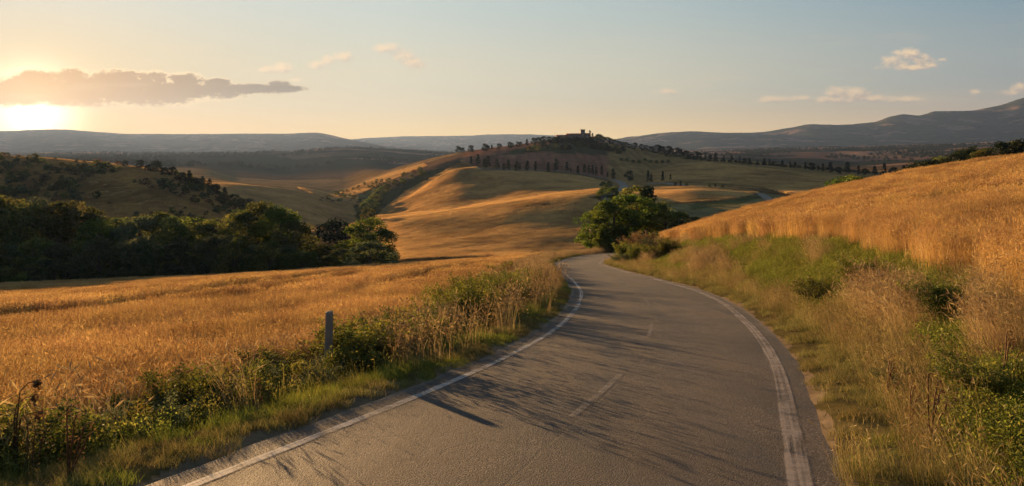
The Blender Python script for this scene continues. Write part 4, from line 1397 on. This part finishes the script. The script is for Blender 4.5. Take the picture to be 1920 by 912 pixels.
for i, (px, top) in enumerate(front):
    D = 121 + (i * 5) % 9
    lab = 'grey green bushy tree at the front edge of the dark wood' if px < 575 else 'low green bushy tree at the right end of the wood, by the field edge'
    tree_at('bushy_tree', 'bushy', olive_m if i % 2 else oak_m, px, top + (i * 7) % 9, D, lab, 'tree', GW if px < 575 else 'low trees at the right end of the wood', 1.0 if px < 540 else 1.9)
rights = [(598, 452, 150, 'bushy', oak_m, 'low dark bush in the dip between the tall wood and the creek trees'), (630, 404, 215, 'bushy', cyp_m, 'bluish dark bush alone at the foot of the stubble slope'),
          (656, 446, 150, 'bushy', lime_m, 'light green bushy tree in front of the bluish bush'), (690, 404, 148, 'broad', lime_m, 'yellowish green tree, tallest at the right end of the wood'), (716, 424, 142, 'broad', oak_m, 'dark round tree at the right end of the wood'), (728, 466, 133, 'bushy', oak_m, 'small dark bush at the right tip of the wood'),
          (573, 425, 190, 'pine', cyp_m, 'little dark conifer standing right of the tall wood trees')]
for px, top, D, st_, mt_, lab in rights:
    tree_at('bushy_tree' if st_ == 'bushy' else 'broadleaf_tree' if st_ == 'broad' else 'conifer_tree', st_, mt_, px, top, D, lab, 'tree', 'trees at the right end of the wood', 1.35)
creek = [(684, 378, 412), (694, 370, 404), (703, 366, 396), (690, 388, 420), (706, 358, 380), (716, 352, 370), (727, 346, 362), (742, 340, 354), (674, 372, 384), (756, 334, 346), (668, 384, 394), (662, 366, 376), (772, 329, 340), (645, 364, 372), (790, 322, 333)]
for i, (px, top, base) in enumerate(sorted(creek)):
    tree_hit('broadleaf_tree', 'round' if i % 2 else 'bushy', lime_m if i % 3 == 0 else oak_m, px, top, base, '%s tree from the left along the creek below the ploughed slope' % ordinal(i + 1), 'tree', 'trees along the creek', 1.15, 200, 900)

# trees on the brow of the left hill
brow = [(144, 302, 308, 'round'), (158, 302, 308, 'round'), (234, 306, 313, 'round'), (262, 305, 317, 'round'), (276, 315, 322, 'round'), (292, 306, 325, 'bushy'), (310, 318, 330, 'bushy'), (323, 317, 332, 'round'), (340, 328, 342, 'bushy'), (355, 326, 347, 'pine'), (366, 338, 353, 'bushy'), (380, 336, 352, 'pine'), (393, 340, 357, 'pine'), (405, 350, 366, 'bushy'), (421, 352, 370, 'pine'), (439, 359, 378, 'round'), (452, 370, 388, 'bushy'), (466, 378, 398, 'bushy')]
for i, (px, top, base, st_) in enumerate(brow):
    tree_hit('conifer_tree' if st_ == 'pine' else 'broadleaf_tree', st_, cyp_m, px, top - (6 if px > 200 else 2), base, '%s dark tree from the left along the brow of the left hill' % ordinal(i + 1), 'tree', 'trees on the brow of the left hill', 1.15, 230, 470)

# cypresses of the ridge lane
row = [(883, 293, 311), (896, 292, 312), (909, 297, 316), (915, 293, 315), (932, 298, 318), (945, 306, 319), (953, 299, 319), (969, 301, 320), (975, 305, 320), (989, 300, 320), (1004, 301, 321), (1028, 303, 322), (1043, 298, 322), (1063, 303, 323), (1070, 314, 323), (1084, 310, 325), (1096, 309, 326), (1104, 311, 327), (1111, 310, 328), (1118, 315, 330), (1128, 312, 331), (1139, 322, 333), (1150, 316, 336)]
for i, (px, top, base) in enumerate(row):
    tree_hit('cypress_tree', 'cypress', cyp_m, px, top, base, '%s cypress from the left in the row along the ridge lane below the villa' % ordinal(i + 1), 'tree', 'cypresses along the ridge lane', 1.7 if i in (1, 3, 5, 15) else 1.15 + .65 * ((i * 7) % 5) / 5, 480, 900)
few = [(1215, 318, 341, 'cypress', 'taller of the two close cypresses below the ploughed hilltop'), (1221, 326, 342, 'cypress', 'shorter of the two close cypresses below the ploughed hilltop'), (1243, 320, 341, 'cypress', 'lone dark cypress right of the close pair below the hilltop'), (1257, 327, 340, 'cypress', 'thin faint cypress right of the lone dark cypress'), (1180, 318, 339, 'round', 'round dark tree left of the close cypress pair'),
       (1266, 342, 351, 'round', 'little round bush at the left end of the bench field lane'), (1276, 339, 352, 'pine', 'small pointed tree between two round bushes by the bench field'), (1287, 344, 352, 'round', 'grey round bush right of the small pointed tree'), (1330, 345, 353, 'bushy', 'low bush on the far edge of the bench field, left one'), (1341, 344, 353, 'pine', 'small pointed tree on the far edge of the bench field'), (1354, 346, 355, 'bushy', 'dark low bush at the right end of the bench field')]
for px, top, base, st_, lab in few:
    tree_hit('cypress_tree' if st_ == 'cypress' else 'small_tree', st_, cyp_m if st_ != 'bushy' else oak_m, px, top, base, lab, 'tree', None, 1.1, 330, 900)

# hilltop grove round the villa
sky_trees = [(859, 273, 287), (868, 276, 287), (883, 271, 286), (909, 268, 284), (913, 271, 284), (922, 271, 282), (936, 268, 281), (956, 265, 278), (960, 267, 278), (971, 265, 276), (976, 266, 275), (988, 260, 275), (1001, 257, 272), (1010, 256, 271), (1020, 254, 270), (1030, 255, 268), (1038, 257, 267)]
for i, (px, top, base) in enumerate(sky_trees):
    tree_hit('small_tree', 'pine' if px in (922, 988) else 'round', cyp_m, px, top, base, '%s tree from the left on the skyline left of the hilltop villa' % ordinal(i + 1), 'tree', 'skyline trees left of the villa', 1.05, 600, 1150)
right_sky = [(1106, 243, 265), (1111, 249, 265), (1122, 250, 267), (1127, 253, 267), (1133, 256, 268), (1139, 257, 269), (1145, 259, 271), (1152, 262, 273), (1160, 264, 275), (1167, 266, 276), (1174, 266, 277), (1181, 269, 278), (1190, 266, 280), (1203, 269, 283), (1212, 272, 284), (1221, 273, 286), (1232, 270, 288), (1242, 273, 289), (1253, 272, 291), (1260, 277, 292), (1271, 275, 294), (1280, 284, 295), (1287, 281, 296), (1297, 287, 298), (1308, 283, 299)]
for i, (px, top, base) in enumerate(right_sky):
    st_ = 'cypress' if i in (0, 1) else 'round'
    tree_hit('cypress_tree' if i < 2 else 'small_tree', st_, cyp_m, px, top, base, '%s tree going down the skyline right of the villa tower' % ordinal(i + 1), 'tree', 'skyline trees right of the villa', 1.2 if i > 1 else 1.0, 600, 1150)
grove = []
rr_ = random.Random(5)
vD_ = hit(1078, 263.5, 700, 1150)[1]
for i in range(46):
    px = 992 + i * 3.9 + rr_.uniform(-2, 2)
    if px < 1135: base = rr_.uniform(269, 282) + (6 if px < 1010 else 0)
    else: base = np.interp(px, [1135, 1180], [276, 286]) + rr_.uniform(0, 8)
    grove.append((px, base))
for i in range(17):
    tree_at('small_tree', 'bushy' if i % 3 else 'round', oak_m if i % 2 else cyp_m, 1040 + 4.3 * i + rr_.uniform(-1, 1), rr_.uniform(254.5, 258.5), vD_ - rr_.uniform(16, 24), 'small dark green tree in the grove clothing the slope below the villa', 'tree', 'grove on the slope below the villa', 1.2)
for px, base in grove:
    tree_hit('small_tree', 'bushy' if rr_.random() < .6 else 'round', oak_m if rr_.random() < .6 else cyp_m, px, base - rr_.uniform(7, 11), base, 'small dark green tree in the grove clothing the slope below the villa', 'tree', 'grove on the slope below the villa', 1.25, 600, 1150)
low = [(1165 + 11 * i, 303 + 0.3 * i + (i * 5) % 4) for i in range(9)] + [(1240 + 9 * i, 291 + i + (i * 3) % 4) for i in range(9)]
for px, base in low:
    tree_hit('bush', 'bushy', oak_m, px, base - 6, base, 'low dark bush on the slope right of the ploughed hilltop', 'bush', 'bushes on the slope right of the hilltop', 1.5, 600, 1150)

# the long row running down to the right
rrow = [(1323, 285, 300), (1332, 290, 300), (1342, 286, 302), (1357, 290, 303), (1372, 291, 304), (1387, 292, 306), (1396, 297, 307), (1405, 295, 308), (1420, 298, 309), (1433, 296, 310), (1443, 297, 311), (1451, 302, 312), (1467, 300, 314), (1482, 302, 316), (1491, 303, 316), (1510, 304, 319), (1522, 304, 320), (1534, 309, 321), (1543, 306, 322), (1557, 304, 324), (1573, 312, 326), (1589, 302, 327), (1610, 309, 328), (1622, 315, 329), (1640, 311, 330), (1658, 305, 331), (1676, 312, 331), (1695, 309, 331), (1710, 314, 331)]
for i, (px, top, base) in enumerate(rrow):
    st_ = ['cypress', 'round', 'pine', 'cypress', 'pine'][i % 5] if px < 1560 else ['pine', 'cypress', 'round'][i % 3]
    tree_hit('cypress_tree' if st_ == 'cypress' else 'small_tree', st_, cyp_m, px, top, base, '%s tree from the left in the long row running down to the right field' % ordinal(i + 1), 'tree', 'long row of trees running down to the right', 1.2, 600, 1000)
hed = [(1290 + 13 * i, 298.5 + i * 1.03) for i in range(31)]
for i, (px, base) in enumerate(hed):
    tree_hit('hedge_bush', 'bushy', cyp_m, px, base - 4.5, base + 1, 'dark bush in the hedge at the foot of the long tree row', 'bush', 'hedge below the long tree row', 2.0, 600, 1000)

# trees showing over the right wheat field
over = [(1593, 327, 150, 'bushy', lime_m), (1610, 330, 142, 'bushy', lime_m), (1725, 306, 190, 'broad', cyp_m), (1745, 303, 175, 'broad', cyp_m), (1768, 298, 185, 'broad', oak_m), (1795, 292, 165, 'broad', cyp_m), (1824, 279, 170, 'broad', cyp_m), (1846, 284, 160, 'broad', oak_m), (1878, 271, 175, 'broad', cyp_m), (1898, 265, 180, 'tall', cyp_m), (1920, 266, 170, 'broad', cyp_m), (1960, 255, 175, 'broad', cyp_m)]
for i, (px, top, D, st_, mt_) in enumerate(over):
    lab = ('yellow green bush left of its twin, peeping over the right field' if i == 0 else 'yellow green bush right of its twin, peeping over the right field') if i < 2 else '%s dark tree from the left showing over the crest of the right field' % ordinal(i - 1)
    tree_at('bushy_tree' if i < 2 else 'broadleaf_tree', st_, mt_, px, top - (6 if i < 2 else 9), D, lab, 'tree', 'trees behind the right wheat field', 1.3)

# the clump at the bend
clump = [(1117, 394, 130, 'broad', lime_m, 1.4, 'leftmost bright green tree of the clump at the bend'), (1147, 370, 126, 'broad', lime_m, 1.4, 'second bright green tree from the left in the clump at the bend'), (1182, 357, 131, 'broad', lime_m, 1.4, 'highest broad green tree in the middle of the clump at the bend'), (1212, 368, 136, 'broad', oak_m, 1.35, 'dark green tree right of the clump middle at the bend'), (1244, 374, 131, 'broad', oak_m, 1.35, 'broad dark tree in the right half of the clump at the bend'), (1275, 396, 138, 'broad', cyp_m, 1.5, 'dark tree near the right end of the clump at the bend'), (1303, 402, 142, 'bushy', cyp_m, 1.1, 'low dark tree ending the clump at the bend on the right'),
         (1190, 338, 172, 'gappy', oak_m, .95, 'left one of two tall airy trees rising behind the clump'), (1214, 344, 166, 'pine', cyp_m, 1.0, 'right dark one of two tall trees rising behind the clump'), (1234, 378, 170, 'pine', cyp_m, 1.0, 'small dark pointed tree right of the two tall ones'),
         (1130, 428, 124, 'bushy', lime_m, .9, 'bright bushy green tree low at the left front of the clump'), (1164, 418, 124, 'bushy', lime_m, .9, 'bright bushy green tree low in the middle front of the clump'), (1150, 348, 330, 'bushy', lime_m, 1.2, 'green bush beside the climbing lane left of the tall airy trees'), (1340, 405, 200, 'bushy', olive_m, 1.2, 'grey green bush in the shaded hollow right of the clump')]
for px, top, D, st_, mt_, wd_, lab in clump:
    tree_at('broadleaf_tree' if st_ in ('broad', 'gappy') else 'conifer_tree' if st_ == 'pine' else 'bushy_tree', st_, mt_, px, top, D, lab, 'tree', 'tree clump at the bend', wd_)
lanes = [(1131, 340, 352), (1136, 346, 360), (1128, 352, 366), (1142, 338, 349), (1126, 360, 374), (1150, 366, 378), (1158, 360, 372)]
for i, (px, top, base) in enumerate(sorted(lanes, key=lambda a: -a[2])):
    tree_hit('bush', 'bushy', lime_m, px, top, base, '%s green bush counted upward beside the climbing lane' % ordinal(i + 1), 'bush', 'bushes beside the climbing lane', 1.2, 300, 700)

pasture_m = leaf_mat('dry pasture', (0.38, 0.22, 0.075), (0.52, 0.32, 0.12), (0.60, 0.40, 0.17), trans=0.6, var=0.25, patch=0.03)
pas_src = []
for i in range(2):
    pm_ = wp_mid[i][0].copy(); pm_.materials.clear(); pas_src.append((pm_, pasture_m))
n = 16000
pxs = rng.uniform(-620, 470, n); Ds = np.sqrt(rng.uniform(170 ** 2, 440 ** 2, n))
X, Y = (pxs - CX) * Ds / F, Ds
k = Ds < np.interp(pxs, [-700, 300, 380, 450, 520, 600], [520, 430, 405, 365, 285, 150])
X, Y = X[k], Y[k]
scatter('pasture', pas_src, X, Y, np.stack([np.ones(len(X)), np.ones(len(X)), .5 + .3 * fbm(X / 20, Y / 20, 2)], -1), rng.integers(0, 2, len(X)), 'dry golden brown pasture on the left hill', 'pasture', lean=0.9)

# low scrub over the left hill and the far slopes: nobody could count it
scrub_src = []
for i in range(4):
    r_ = np.random.default_rng(900 + i)
    mb = MB()
    P_, t_ = crown_pts(r_, 12, 420, 0.55, 0.05, 0.75, 0.22, lambda u: (1 - u ** 2) ** .5)
    mb.leaves(P_, 0.075, r_, t_)
    scrub_src.append((mb.mesh('scrub'), [oak_m, olive_m, rust_m, oak_m][i]))
n = 5200
pxs = rng.uniform(-650, 560, n); Ds = rng.uniform(150, 430, n)
X, Y = (pxs - CX) * Ds / F, Ds
lim = np.interp(pxs, [-700, 300, 380, 450, 520, 600], [520, 425, 400, 365, 285, 150])
nz = fbm(X / 45, Y / 45, 3)
k = (Ds < lim) & (rng.random(n) < np.clip(.04 + nz * 1.0 + .75 * sst(pxs - (Ds - 300) * .6, 240, 400), .02, 1))
X, Y = X[k], Y[k]
scatter('scrub', scrub_src, X, Y, rng.uniform(1.2, 3.4, len(X)) * (1 + .5 * sst(nz[k], 0, .4)), rng.integers(0, 4, len(X)), 'low scrub and bushes covering the shaded left hill', 'scrub', sink=0.1)
n = 2600
pxs = rng.uniform(560, 1010, n); Ds = rng.uniform(450, 1150, n)
X, Y = (pxs - CX) * Ds / F, Ds
rw = HY - (ground(X, Y) - ZC) / Ds * F
m1 = inpoly(pxs, rw, [(640, 362), (700, 345), (790, 318), (800, 326), (745, 352), (712, 372), (690, 384)]) | inpoly(pxs, rw, [(590, 378), (690, 342), (735, 335), (700, 372), (650, 382)])
k = m1 & (rng.random(n) < .5)
scatter('scrub', scrub_src, X[k], Y[k], rng.uniform(2, 4.5, k.sum()), rng.integers(0, 4, k.sum()), 'scrub along the hollow below the ploughed slope', 'scrub', sink=0.1)

n = 26000
pxs = rng.uniform(60, 2050, n); Ds = 1350 * (5200 / 1350) ** rng.random(n)
X, Y = (pxs - CX) * Ds / F, Ds
nz = fbm(X / 330, Y / 420, 4) + .5 * fbm(X / 90, Y / 90, 2) * .5
k = (nz > np.where(pxs < 900, .22, .34)) & (rng.random(n) < .7)
far_src = []
for i in range(2):
    fm_ = scrub_src[i][0].copy(); fm_.materials.clear(); far_src.append((fm_, cyp_m))
scatter('far_woods', far_src, X[k], Y[k], rng.uniform(5, 10, k.sum()), rng.integers(0, 2, k.sum()), 'dark woods and hedges dotted over the wide valley floor', 'woods', sink=0.5)

# ------------------------------------------------------------------ villa on the hilltop
stone_m = solid_mat('villa stone', (0.30, 0.21, 0.16), (0.22, 0.15, 0.115), 0.5)
pink_m = solid_mat('pink plaster', (0.42, 0.26, 0.20), (0.33, 0.2, 0.16), 0.5)
tile_m = solid_mat('terracotta tiles', (0.34, 0.13, 0.075), (0.22, 0.09, 0.055), 0.9)
dark_m = solid_mat('dark opening', (0.03, 0.025, 0.022), (0.02, 0.018, 0.016), 1.0)
vx, vD, vz = hit(1078, 263.5, 700, 1150)
S = vD / F                                        # metres per photo pixel at the villa


def vX(px): return (px - 1078) * S
def vZ(py): return (263.5 - py) * S


def gable(mb, x0, x1, y0, y1, ze, zr_, over=0.5):
    x0 -= over; x1 += over; y0 -= over; y1 += over
    ym = (y0 + y1) / 2
    V = [(x0, y0, ze), (x1, y0, ze), (x1, y1, ze), (x0, y1, ze), (x0, ym, zr_), (x1, ym, zr_), (x0, y0, ze - .35), (x1, y0, ze - .35), (x1, y1, ze - .35), (x0, y1, ze - .35)]
    mb.add(V, [(0, 1, 5, 4), (2, 3, 4, 5), (6, 7, 1, 0), (8, 9, 3, 2), (7, 8, 2, 1), (9, 6, 0, 3), (9, 8, 7, 6)], [(0, 4, 3), (1, 2, 5)])


villa = empty('villa', (vx, vD, vz - 1.3))
tag(villa, 'stone hilltop villa with red tiled roofs and a square tower', 'villa')
for (a_, b_, ridge, eave, dep, off, mat_) in ((1062, 1088.5, 248.8, 251.6, 10, 0, stone_m), (1043, 1061.5, 251.6, 254.2, 9, -2, pink_m), (1096.5, 1106, 248.2, 250.8, 9, 1, stone_m)):
    mb = MB(); mb.box((vX(a_), off - dep / 2, -4), (vX(b_), off + dep / 2, vZ(eave) - .34)); w_ = mb.build('wing', mat_, villa)
    mb = MB(); gable(mb, vX(a_), vX(b_), off - dep / 2, off + dep / 2, vZ(eave), vZ(ridge)); mb.build('roof', tile_m, w_)
    nwin = max(2, int((b_ - a_) * S / 3.4))
    for i in range(nwin):
        xm = vX(a_) + (i + .5) * (vX(b_) - vX(a_)) / nwin
        for zz in (vZ(eave) - 2.4,) + ((vZ(eave) - 5.2,) if a_ < 1090 else ()):
            mb = MB(); mb.box((xm - .45, off - dep / 2 - .03, zz), (xm + .45, off - dep / 2 + .02, zz + 1.4)); mb.build('window', dark_m, w_)
mb = MB(); mb.box((vX(1088.6), -2.9, -4), (vX(1096.4), 2.9, vZ(242.8))); tw = mb.build('tower', stone_m, villa)
mb = MB(); mb.box((vX(1088.1), -3.3, vZ(242.8) + .003), (vX(1096.9), 3.3, vZ(242.2))); mb.build('cornice', stone_m, tw)
mb = MB()
for i in range(4):
    x0 = vX(1088.1) + i * (vX(1096.9) - vX(1088.1) - .9) / 3
    for y0 in (-3.3, 2.7):
        mb.box((x0, y0, vZ(242.2) + .003), (x0 + .9, y0 + .6, vZ(241.3)))
mb.build('battlement', stone_m, tw)
for xx, zz in ((-1.2, 245.5), (1.0, 245.5), (0, 249.5)):
    mb = MB(); xm = vX(1092.5) + xx; mb.box((xm - .4, -2.95, vZ(zz)), (xm + .4, -2.88, vZ(zz) + 1.5)); mb.build('window', dark_m, tw)
tw_x, tw_D, tw_z = hit(1088, 264, 700, 1150)
mb = MB(); mb.box((-11.5, 0, -3), (12.5, 0.8, 3.1)); mb.box((-11.7, -.1, 3.103), (12.7, .9, 3.35))
ww = mb.build('retaining_wall', solid_mat('pale wall', (0.34, 0.29, 0.24), (0.27, 0.22, 0.18), 0.8)); ww.location = (tw_x, vD - 9, float(ground(tw_x, vD - 9)))
tag(ww, 'pale retaining wall in front of the hilltop villa', 'wall')
bx_, bD_, bz_ = hit(1116, 266, 700, 1150)
ou = empty('outbuilding', (bx_, bD_, bz_)); tag(ou, 'low red roofed outbuilding right of the villa tower', 'building')
mb = MB(); mb.box((-3.2, -2.5, -2), (3.2, 2.5, 4.2)); mb.build('wall', stone_m, ou)
mb = MB(); gable(mb, -3.2, 3.2, -2.5, 2.5, 4.56, 5.9); mb.build('roof', tile_m, ou)
# little farm on the brow of the left hill
fx, fD, fz = hit(182, 306, 300, 460)
fm = empty('farmhouse', (fx, fD, fz), R(12)); tag(fm, 'small farmhouse on the brow of the left hill', 'farmhouse')
mb = MB(); mb.box((-1.6, -1.5, -1), (1.6, 1.5, 1.2)); mb.build('wall', stone_m, fm)
mb = MB(); gable(mb, -1.6, 1.6, -1.5, 1.5, 1.56, 2.3, .25); mb.build('roof', tile_m, fm)
mb = MB(); mb.box((-.3, -1.53, -.6), (.3, -1.48, .9)); mb.build('door', dark_m, fm)
fx, fD, fz = hit(197, 307, 300, 460)
fm = empty('shed', (fx, fD, fz), R(6)); tag(fm, 'long low shed right of the small farmhouse on the left hill', 'shed')
mb = MB(); mb.box((-1.8, -1, -1), (1.8, 1, .8)); mb.build('wall', stone_m, fm)
mb = MB(); gable(mb, -1.8, 1.8, -1, 1, 1.16, 1.5, .2); mb.build('roof', tile_m, fm)

# ------------------------------------------------------------------ shrubs of the roadside


def shrub_meshes(seed, style):
    r = np.random.default_rng(seed)
    ml, ms = MB(), MB()
    nst = {'bramble': 26, 'sprig': 34, 'soft': 30, 'rust': 30}[style]
    for i in range(nst):
        a = r.uniform(0, 6.283)
        out_ = r.uniform(.15, .62)
        h = r.uniform(.55, 1.0) * (1 - .35 * out_)
        if style == 'sprig': h = r.uniform(.6, 1.15); out_ *= .8
        b0 = np.array([math.cos(a), math.sin(a), 0]) * r.uniform(0, .25)
        u = np.linspace(0, 1, 6)[:, None]
        arch = .22 if style == 'bramble' else .08
        p = b0 + np.array([math.cos(a) * out_, math.sin(a) * out_, 0]) * u ** 1.3 + np.array([0, 0, 1.0]) * (h * (u * (1 + arch) - arch * u ** 3))
        p = p + r.normal(0, .012, p.shape) * u
        p[0, 2] = -.05
        ms.tube(p, np.linspace(.009, .002, 6), 4, 0.4, cap=False)
        n = {'bramble': 460, 'sprig': 300, 'soft': 480, 'rust': 330}[style]
        t = r.uniform(.1, 1.02, n)
        q = np.stack([np.interp(t, u[:, 0], p[:, k]) for k in range(3)], -1)
        spread = {'bramble': .085, 'sprig': .05, 'soft': .075, 'rust': .07}[style]
        q += r.normal(size=q.shape) * spread * (1.15 - .6 * t)[:, None]
        k = q[:, 2] > .01
        ml.leaves(q[k], {'bramble': .021, 'sprig': .017, 'soft': .016, 'rust': .017}[style], r, np.clip(r.uniform(.1, .6) + .25 * t[k] + r.normal(0, .13, k.sum()), 0, 1), up=.5, aspect=.5)
    return ml.mesh(style + ' foliage'), ms.mesh(style + ' stems')


SH = {s_: [shrub_meshes(700 + 19 * i + len(s_), s_) for i in range(3)] for s_ in ('bramble', 'sprig', 'soft', 'rust')}
SHM = {'bramble': bramble_m, 'sprig': bramble_m, 'soft': olive_m, 'rust': rust_m}


def shrub(style, x, y, h, wide, label, group, z=None):
    r_ = random.Random(int(x * 31 + y * 17))
    ml, ms = SH[style][r_.randrange(3)]
    t = empty('shrub', (x, y, float(ground(x, y)) - .04), r_.uniform(0, 6.28), (h * wide, h * wide, h))
    tag(t, label, 'shrub', group)
    link('foliage', ml, SHM[style], t)
    link('stems', ms, twig_m, t)


hedge = []                                        # distance along the road, sideways from the edge line, height, width, kind
hr = random.Random(21)
y = 3.6
while y < 39:
    big = 1.0 if 19.5 < y < 27 else 0.0
    kind_ = 'sprig' if big else hr.choice(['bramble', 'bramble', 'bramble', 'bramble', 'soft', 'bramble', 'bramble', 'rust'])
    t0 = float(np.interp(y, [0, 10, 28, 34, 40], [2.5, 2.5, 2.5, 2.0, 1.6]))
    hh = float(np.interp(y, [0, 7, 11, 16, 19, 30, 40], [.78, .82, 1.0, 1.05, 1.05, 1.15, 1.1])) * hr.uniform(.68, 1.25)
    hedge.append((y, t0 + hr.uniform(-.25, .2), hh * (1.3 if big else 1), hr.uniform(1.15, 1.45) * (.8 if big else 1), kind_))
    hedge.append((y + .5, t0 + 0.85 + hr.uniform(-.15, .2), hh * hr.uniform(.85, 1.15) * (1.35 if big else 1), hr.uniform(1.1, 1.4) * (.8 if big else 1), hr.choice(['bramble', 'bramble', 'bramble', 'rust', 'bramble']) if not big else 'sprig'))
    y += float(np.interp(y, [4, 12, 40], [0.72, 0.88, 1.7]))
hedge += [(46, 3.2, 1.5, 1.2, 'rust'), (50, 3.6, 1.6, 1.0, 'bramble')]
WORD = {'bramble': 'dark leafy bramble bush', 'soft': 'soft grey green bush', 'rust': 'brownish dry leaved bush', 'sprig': 'tall sprigged green bush'}
for i, (y, t_, h, w_, st_) in enumerate(hedge):
    x = float(XL(y)) - t_ / .93
    shrub(st_, x, y, h, w_, '%s, %s from the near end of the left verge hedge' % (WORD[st_], ordinal(i + 1)), 'bushes along the left verge')
bank = [(1166, 62, 1.1, 1.5, 'soft', 'low grey green bush at the tip of the right bank'), (1176, 66, 2.0, 1.0, 'bramble', 'green bush at the far end of the right bank'), (1190, 70, 2.8, .9, 'rust', 'tallest reddish bush at the far end of the right bank'), (1206, 72, 2.6, .9, 'rust', 'reddish bush right of the tallest one at the far end of the bank'), (1196, 62, 1.7, 1.1, 'bramble', 'green bush in front of the tall reddish bush on the bank'), (1224, 66, 1.9, 1.1, 'soft', 'grey green bush under the left tip of the right field'), (1232, 58, 1.5, 1.1, 'bramble', 'round green bush on the bank left of the dark hollow'), (1256, 57, 1.5, 1.0, 'bramble', 'dark bush at the hollow in the bank below the right field')]
for px, D, h, w_, st_, lab in bank:
    shrub(st_, (px - CX) * D / F, D, h, w_, lab, 'bushes on the right bank')
for px, D, h, w_, st_, lab in [(1612, 19.5, .9, 1.1, 'bramble', 'dark green bush beside the corner of the right wheat field'), (1545, 20, .75, 1.6, 'bramble', 'wide low green bush in the middle of the right bank'), (1780, 12.5, .8, 1.2, 'bramble', 'dark bush on the bank under the nearest wheat'), (1850, 8.2, .5, 1.6, 'bramble', 'low bright green bush near the right edge of the view'), (1700, 9.5, .35, 1.8, 'soft', 'low grey green bush at the foot of the near bank')]:
    shrub(st_, (px - CX) * D / F, D, h, w_, lab, 'bushes on the right bank')

# ------------------------------------------------------------------ marker post and dry stalks
conc_m = solid_mat('weathered concrete', (0.33, 0.25, 0.18), (0.23, 0.175, 0.13), 4, bump=0.5, bscale=30)
py_ = 13.0
ppx = (614 - CX) * py_ / F
pz = float(ground(ppx, py_))
ptop = ZC - (584 - HY) * py_ / F
post = empty('marker_post', (ppx, py_, pz), R(8)); post.rotation_euler = (R(-1.0), R(1.3), R(8))
tag(post, 'weathered concrete roadside post standing in the bushes by the left field', 'post')
mb = MB()
H_ = ptop - pz
prof = [(.072, -.4), (.072, .02), (.070, H_ * .5), (.067, H_ - .06), (.062, H_ - .025), (.045, H_ - .006), (.02, H_)]
k_ = 14
for (ra, za), (rb, zb) in zip(prof[:-1], prof[1:]):
    th = np.linspace(0, 2 * np.pi, k_, endpoint=False)
    sq = lambda rad: np.stack([rad * np.sign(np.cos(th)) * np.abs(np.cos(th)) ** .6, rad * np.sign(np.sin(th)) * np.abs(np.sin(th)) ** .6], -1)
    Va = np.column_stack([sq(ra), np.full(k_, za)]); Vb = np.column_stack([sq(rb), np.full(k_, zb)])
    mb.add(np.vstack([Va, Vb]), [(i, (i + 1) % k_, k_ + (i + 1) % k_, k_ + i) for i in range(k_)], None)
mb.add(np.column_stack([sq(.02), np.full(k_, H_)]), None, [(0, i, i + 1) for i in range(1, k_ - 1)])
mb.build('shaft', conc_m, post, smooth=False)


def stalk(px, D, h, hook, label, seed, group=None, nheads=3):
    r = np.random.default_rng(seed)
    x = (px - CX) * D / F
    t = empty('dry_weed', (x, D, float(ground(x, D)) - .03), r.uniform(-.4, .4)); tag(t, label, 'weed', group)
    ms, ml = MB(), MB()
    for q in range(nheads):
        dx_, hh = r.uniform(-.05, .1) + .07 * q, h * (1 - .13 * q)
        u = np.linspace(0, 1, 9)
        p = np.stack([dx_ * u + hook * np.clip(u - .72, 0, 1) ** 1.2 * 2.2, r.normal(0, .012, 9) * u, hh * (u - .9 * np.clip(u - .8, 0, 1) * (hook != 0))], -1)
        ms.tube(p, np.linspace(.010, .005, 9), 5, .35)
        e = p[-1]
        nh = 60 if hook > .2 else 16
        c = e + np.array([0, 0, -.03]) + r.normal(size=(nh, 3)) * ([.022, .022, .03] if hook > .2 else [.008, .008, .02])
        mh = MB(); mh.leaves(c, .022 if hook > .2 else .011, r, r.uniform(0, .5, nh)); mh.build('seed_head', dryweed_m, t)
        for j in range(5):
            c = p[2 + j] + r.normal(size=(7, 3)) * [.03, .03, .05] - [0, 0, .03]
            ml.leaves(c, .02, r, r.uniform(.2, .9, 7), aspect=.2)
    ms.build('stem', dryweed_m, t); ml.build('foliage', dryweed_m, t)


stalk(22, 7.4, 1.42, .34, 'bent dry thistle stalk with hanging heads at the left edge of the view', 1)
stalk(52, 7.0, .85, -.1, 'short withered stalk right of the bent thistle', 2)
for i, (px, D, h) in enumerate([(128, 6.6, .8), (415, 9.5, .75), (470, 9.8, .7), (540, 11, .6), (720, 14, .7), (1660, 9.0, .75), (1705, 7.6, .7), (1742, 7.2, .85), (1880, 8.2, .8)]):
    side = 'left' if px < 900 else 'right'
    stalk(px, D, h, .06, '%s withered stalk from the left among the weeds beside the road' % ordinal(i + 1), 10 + i, 'withered stalks in the verges', 4)
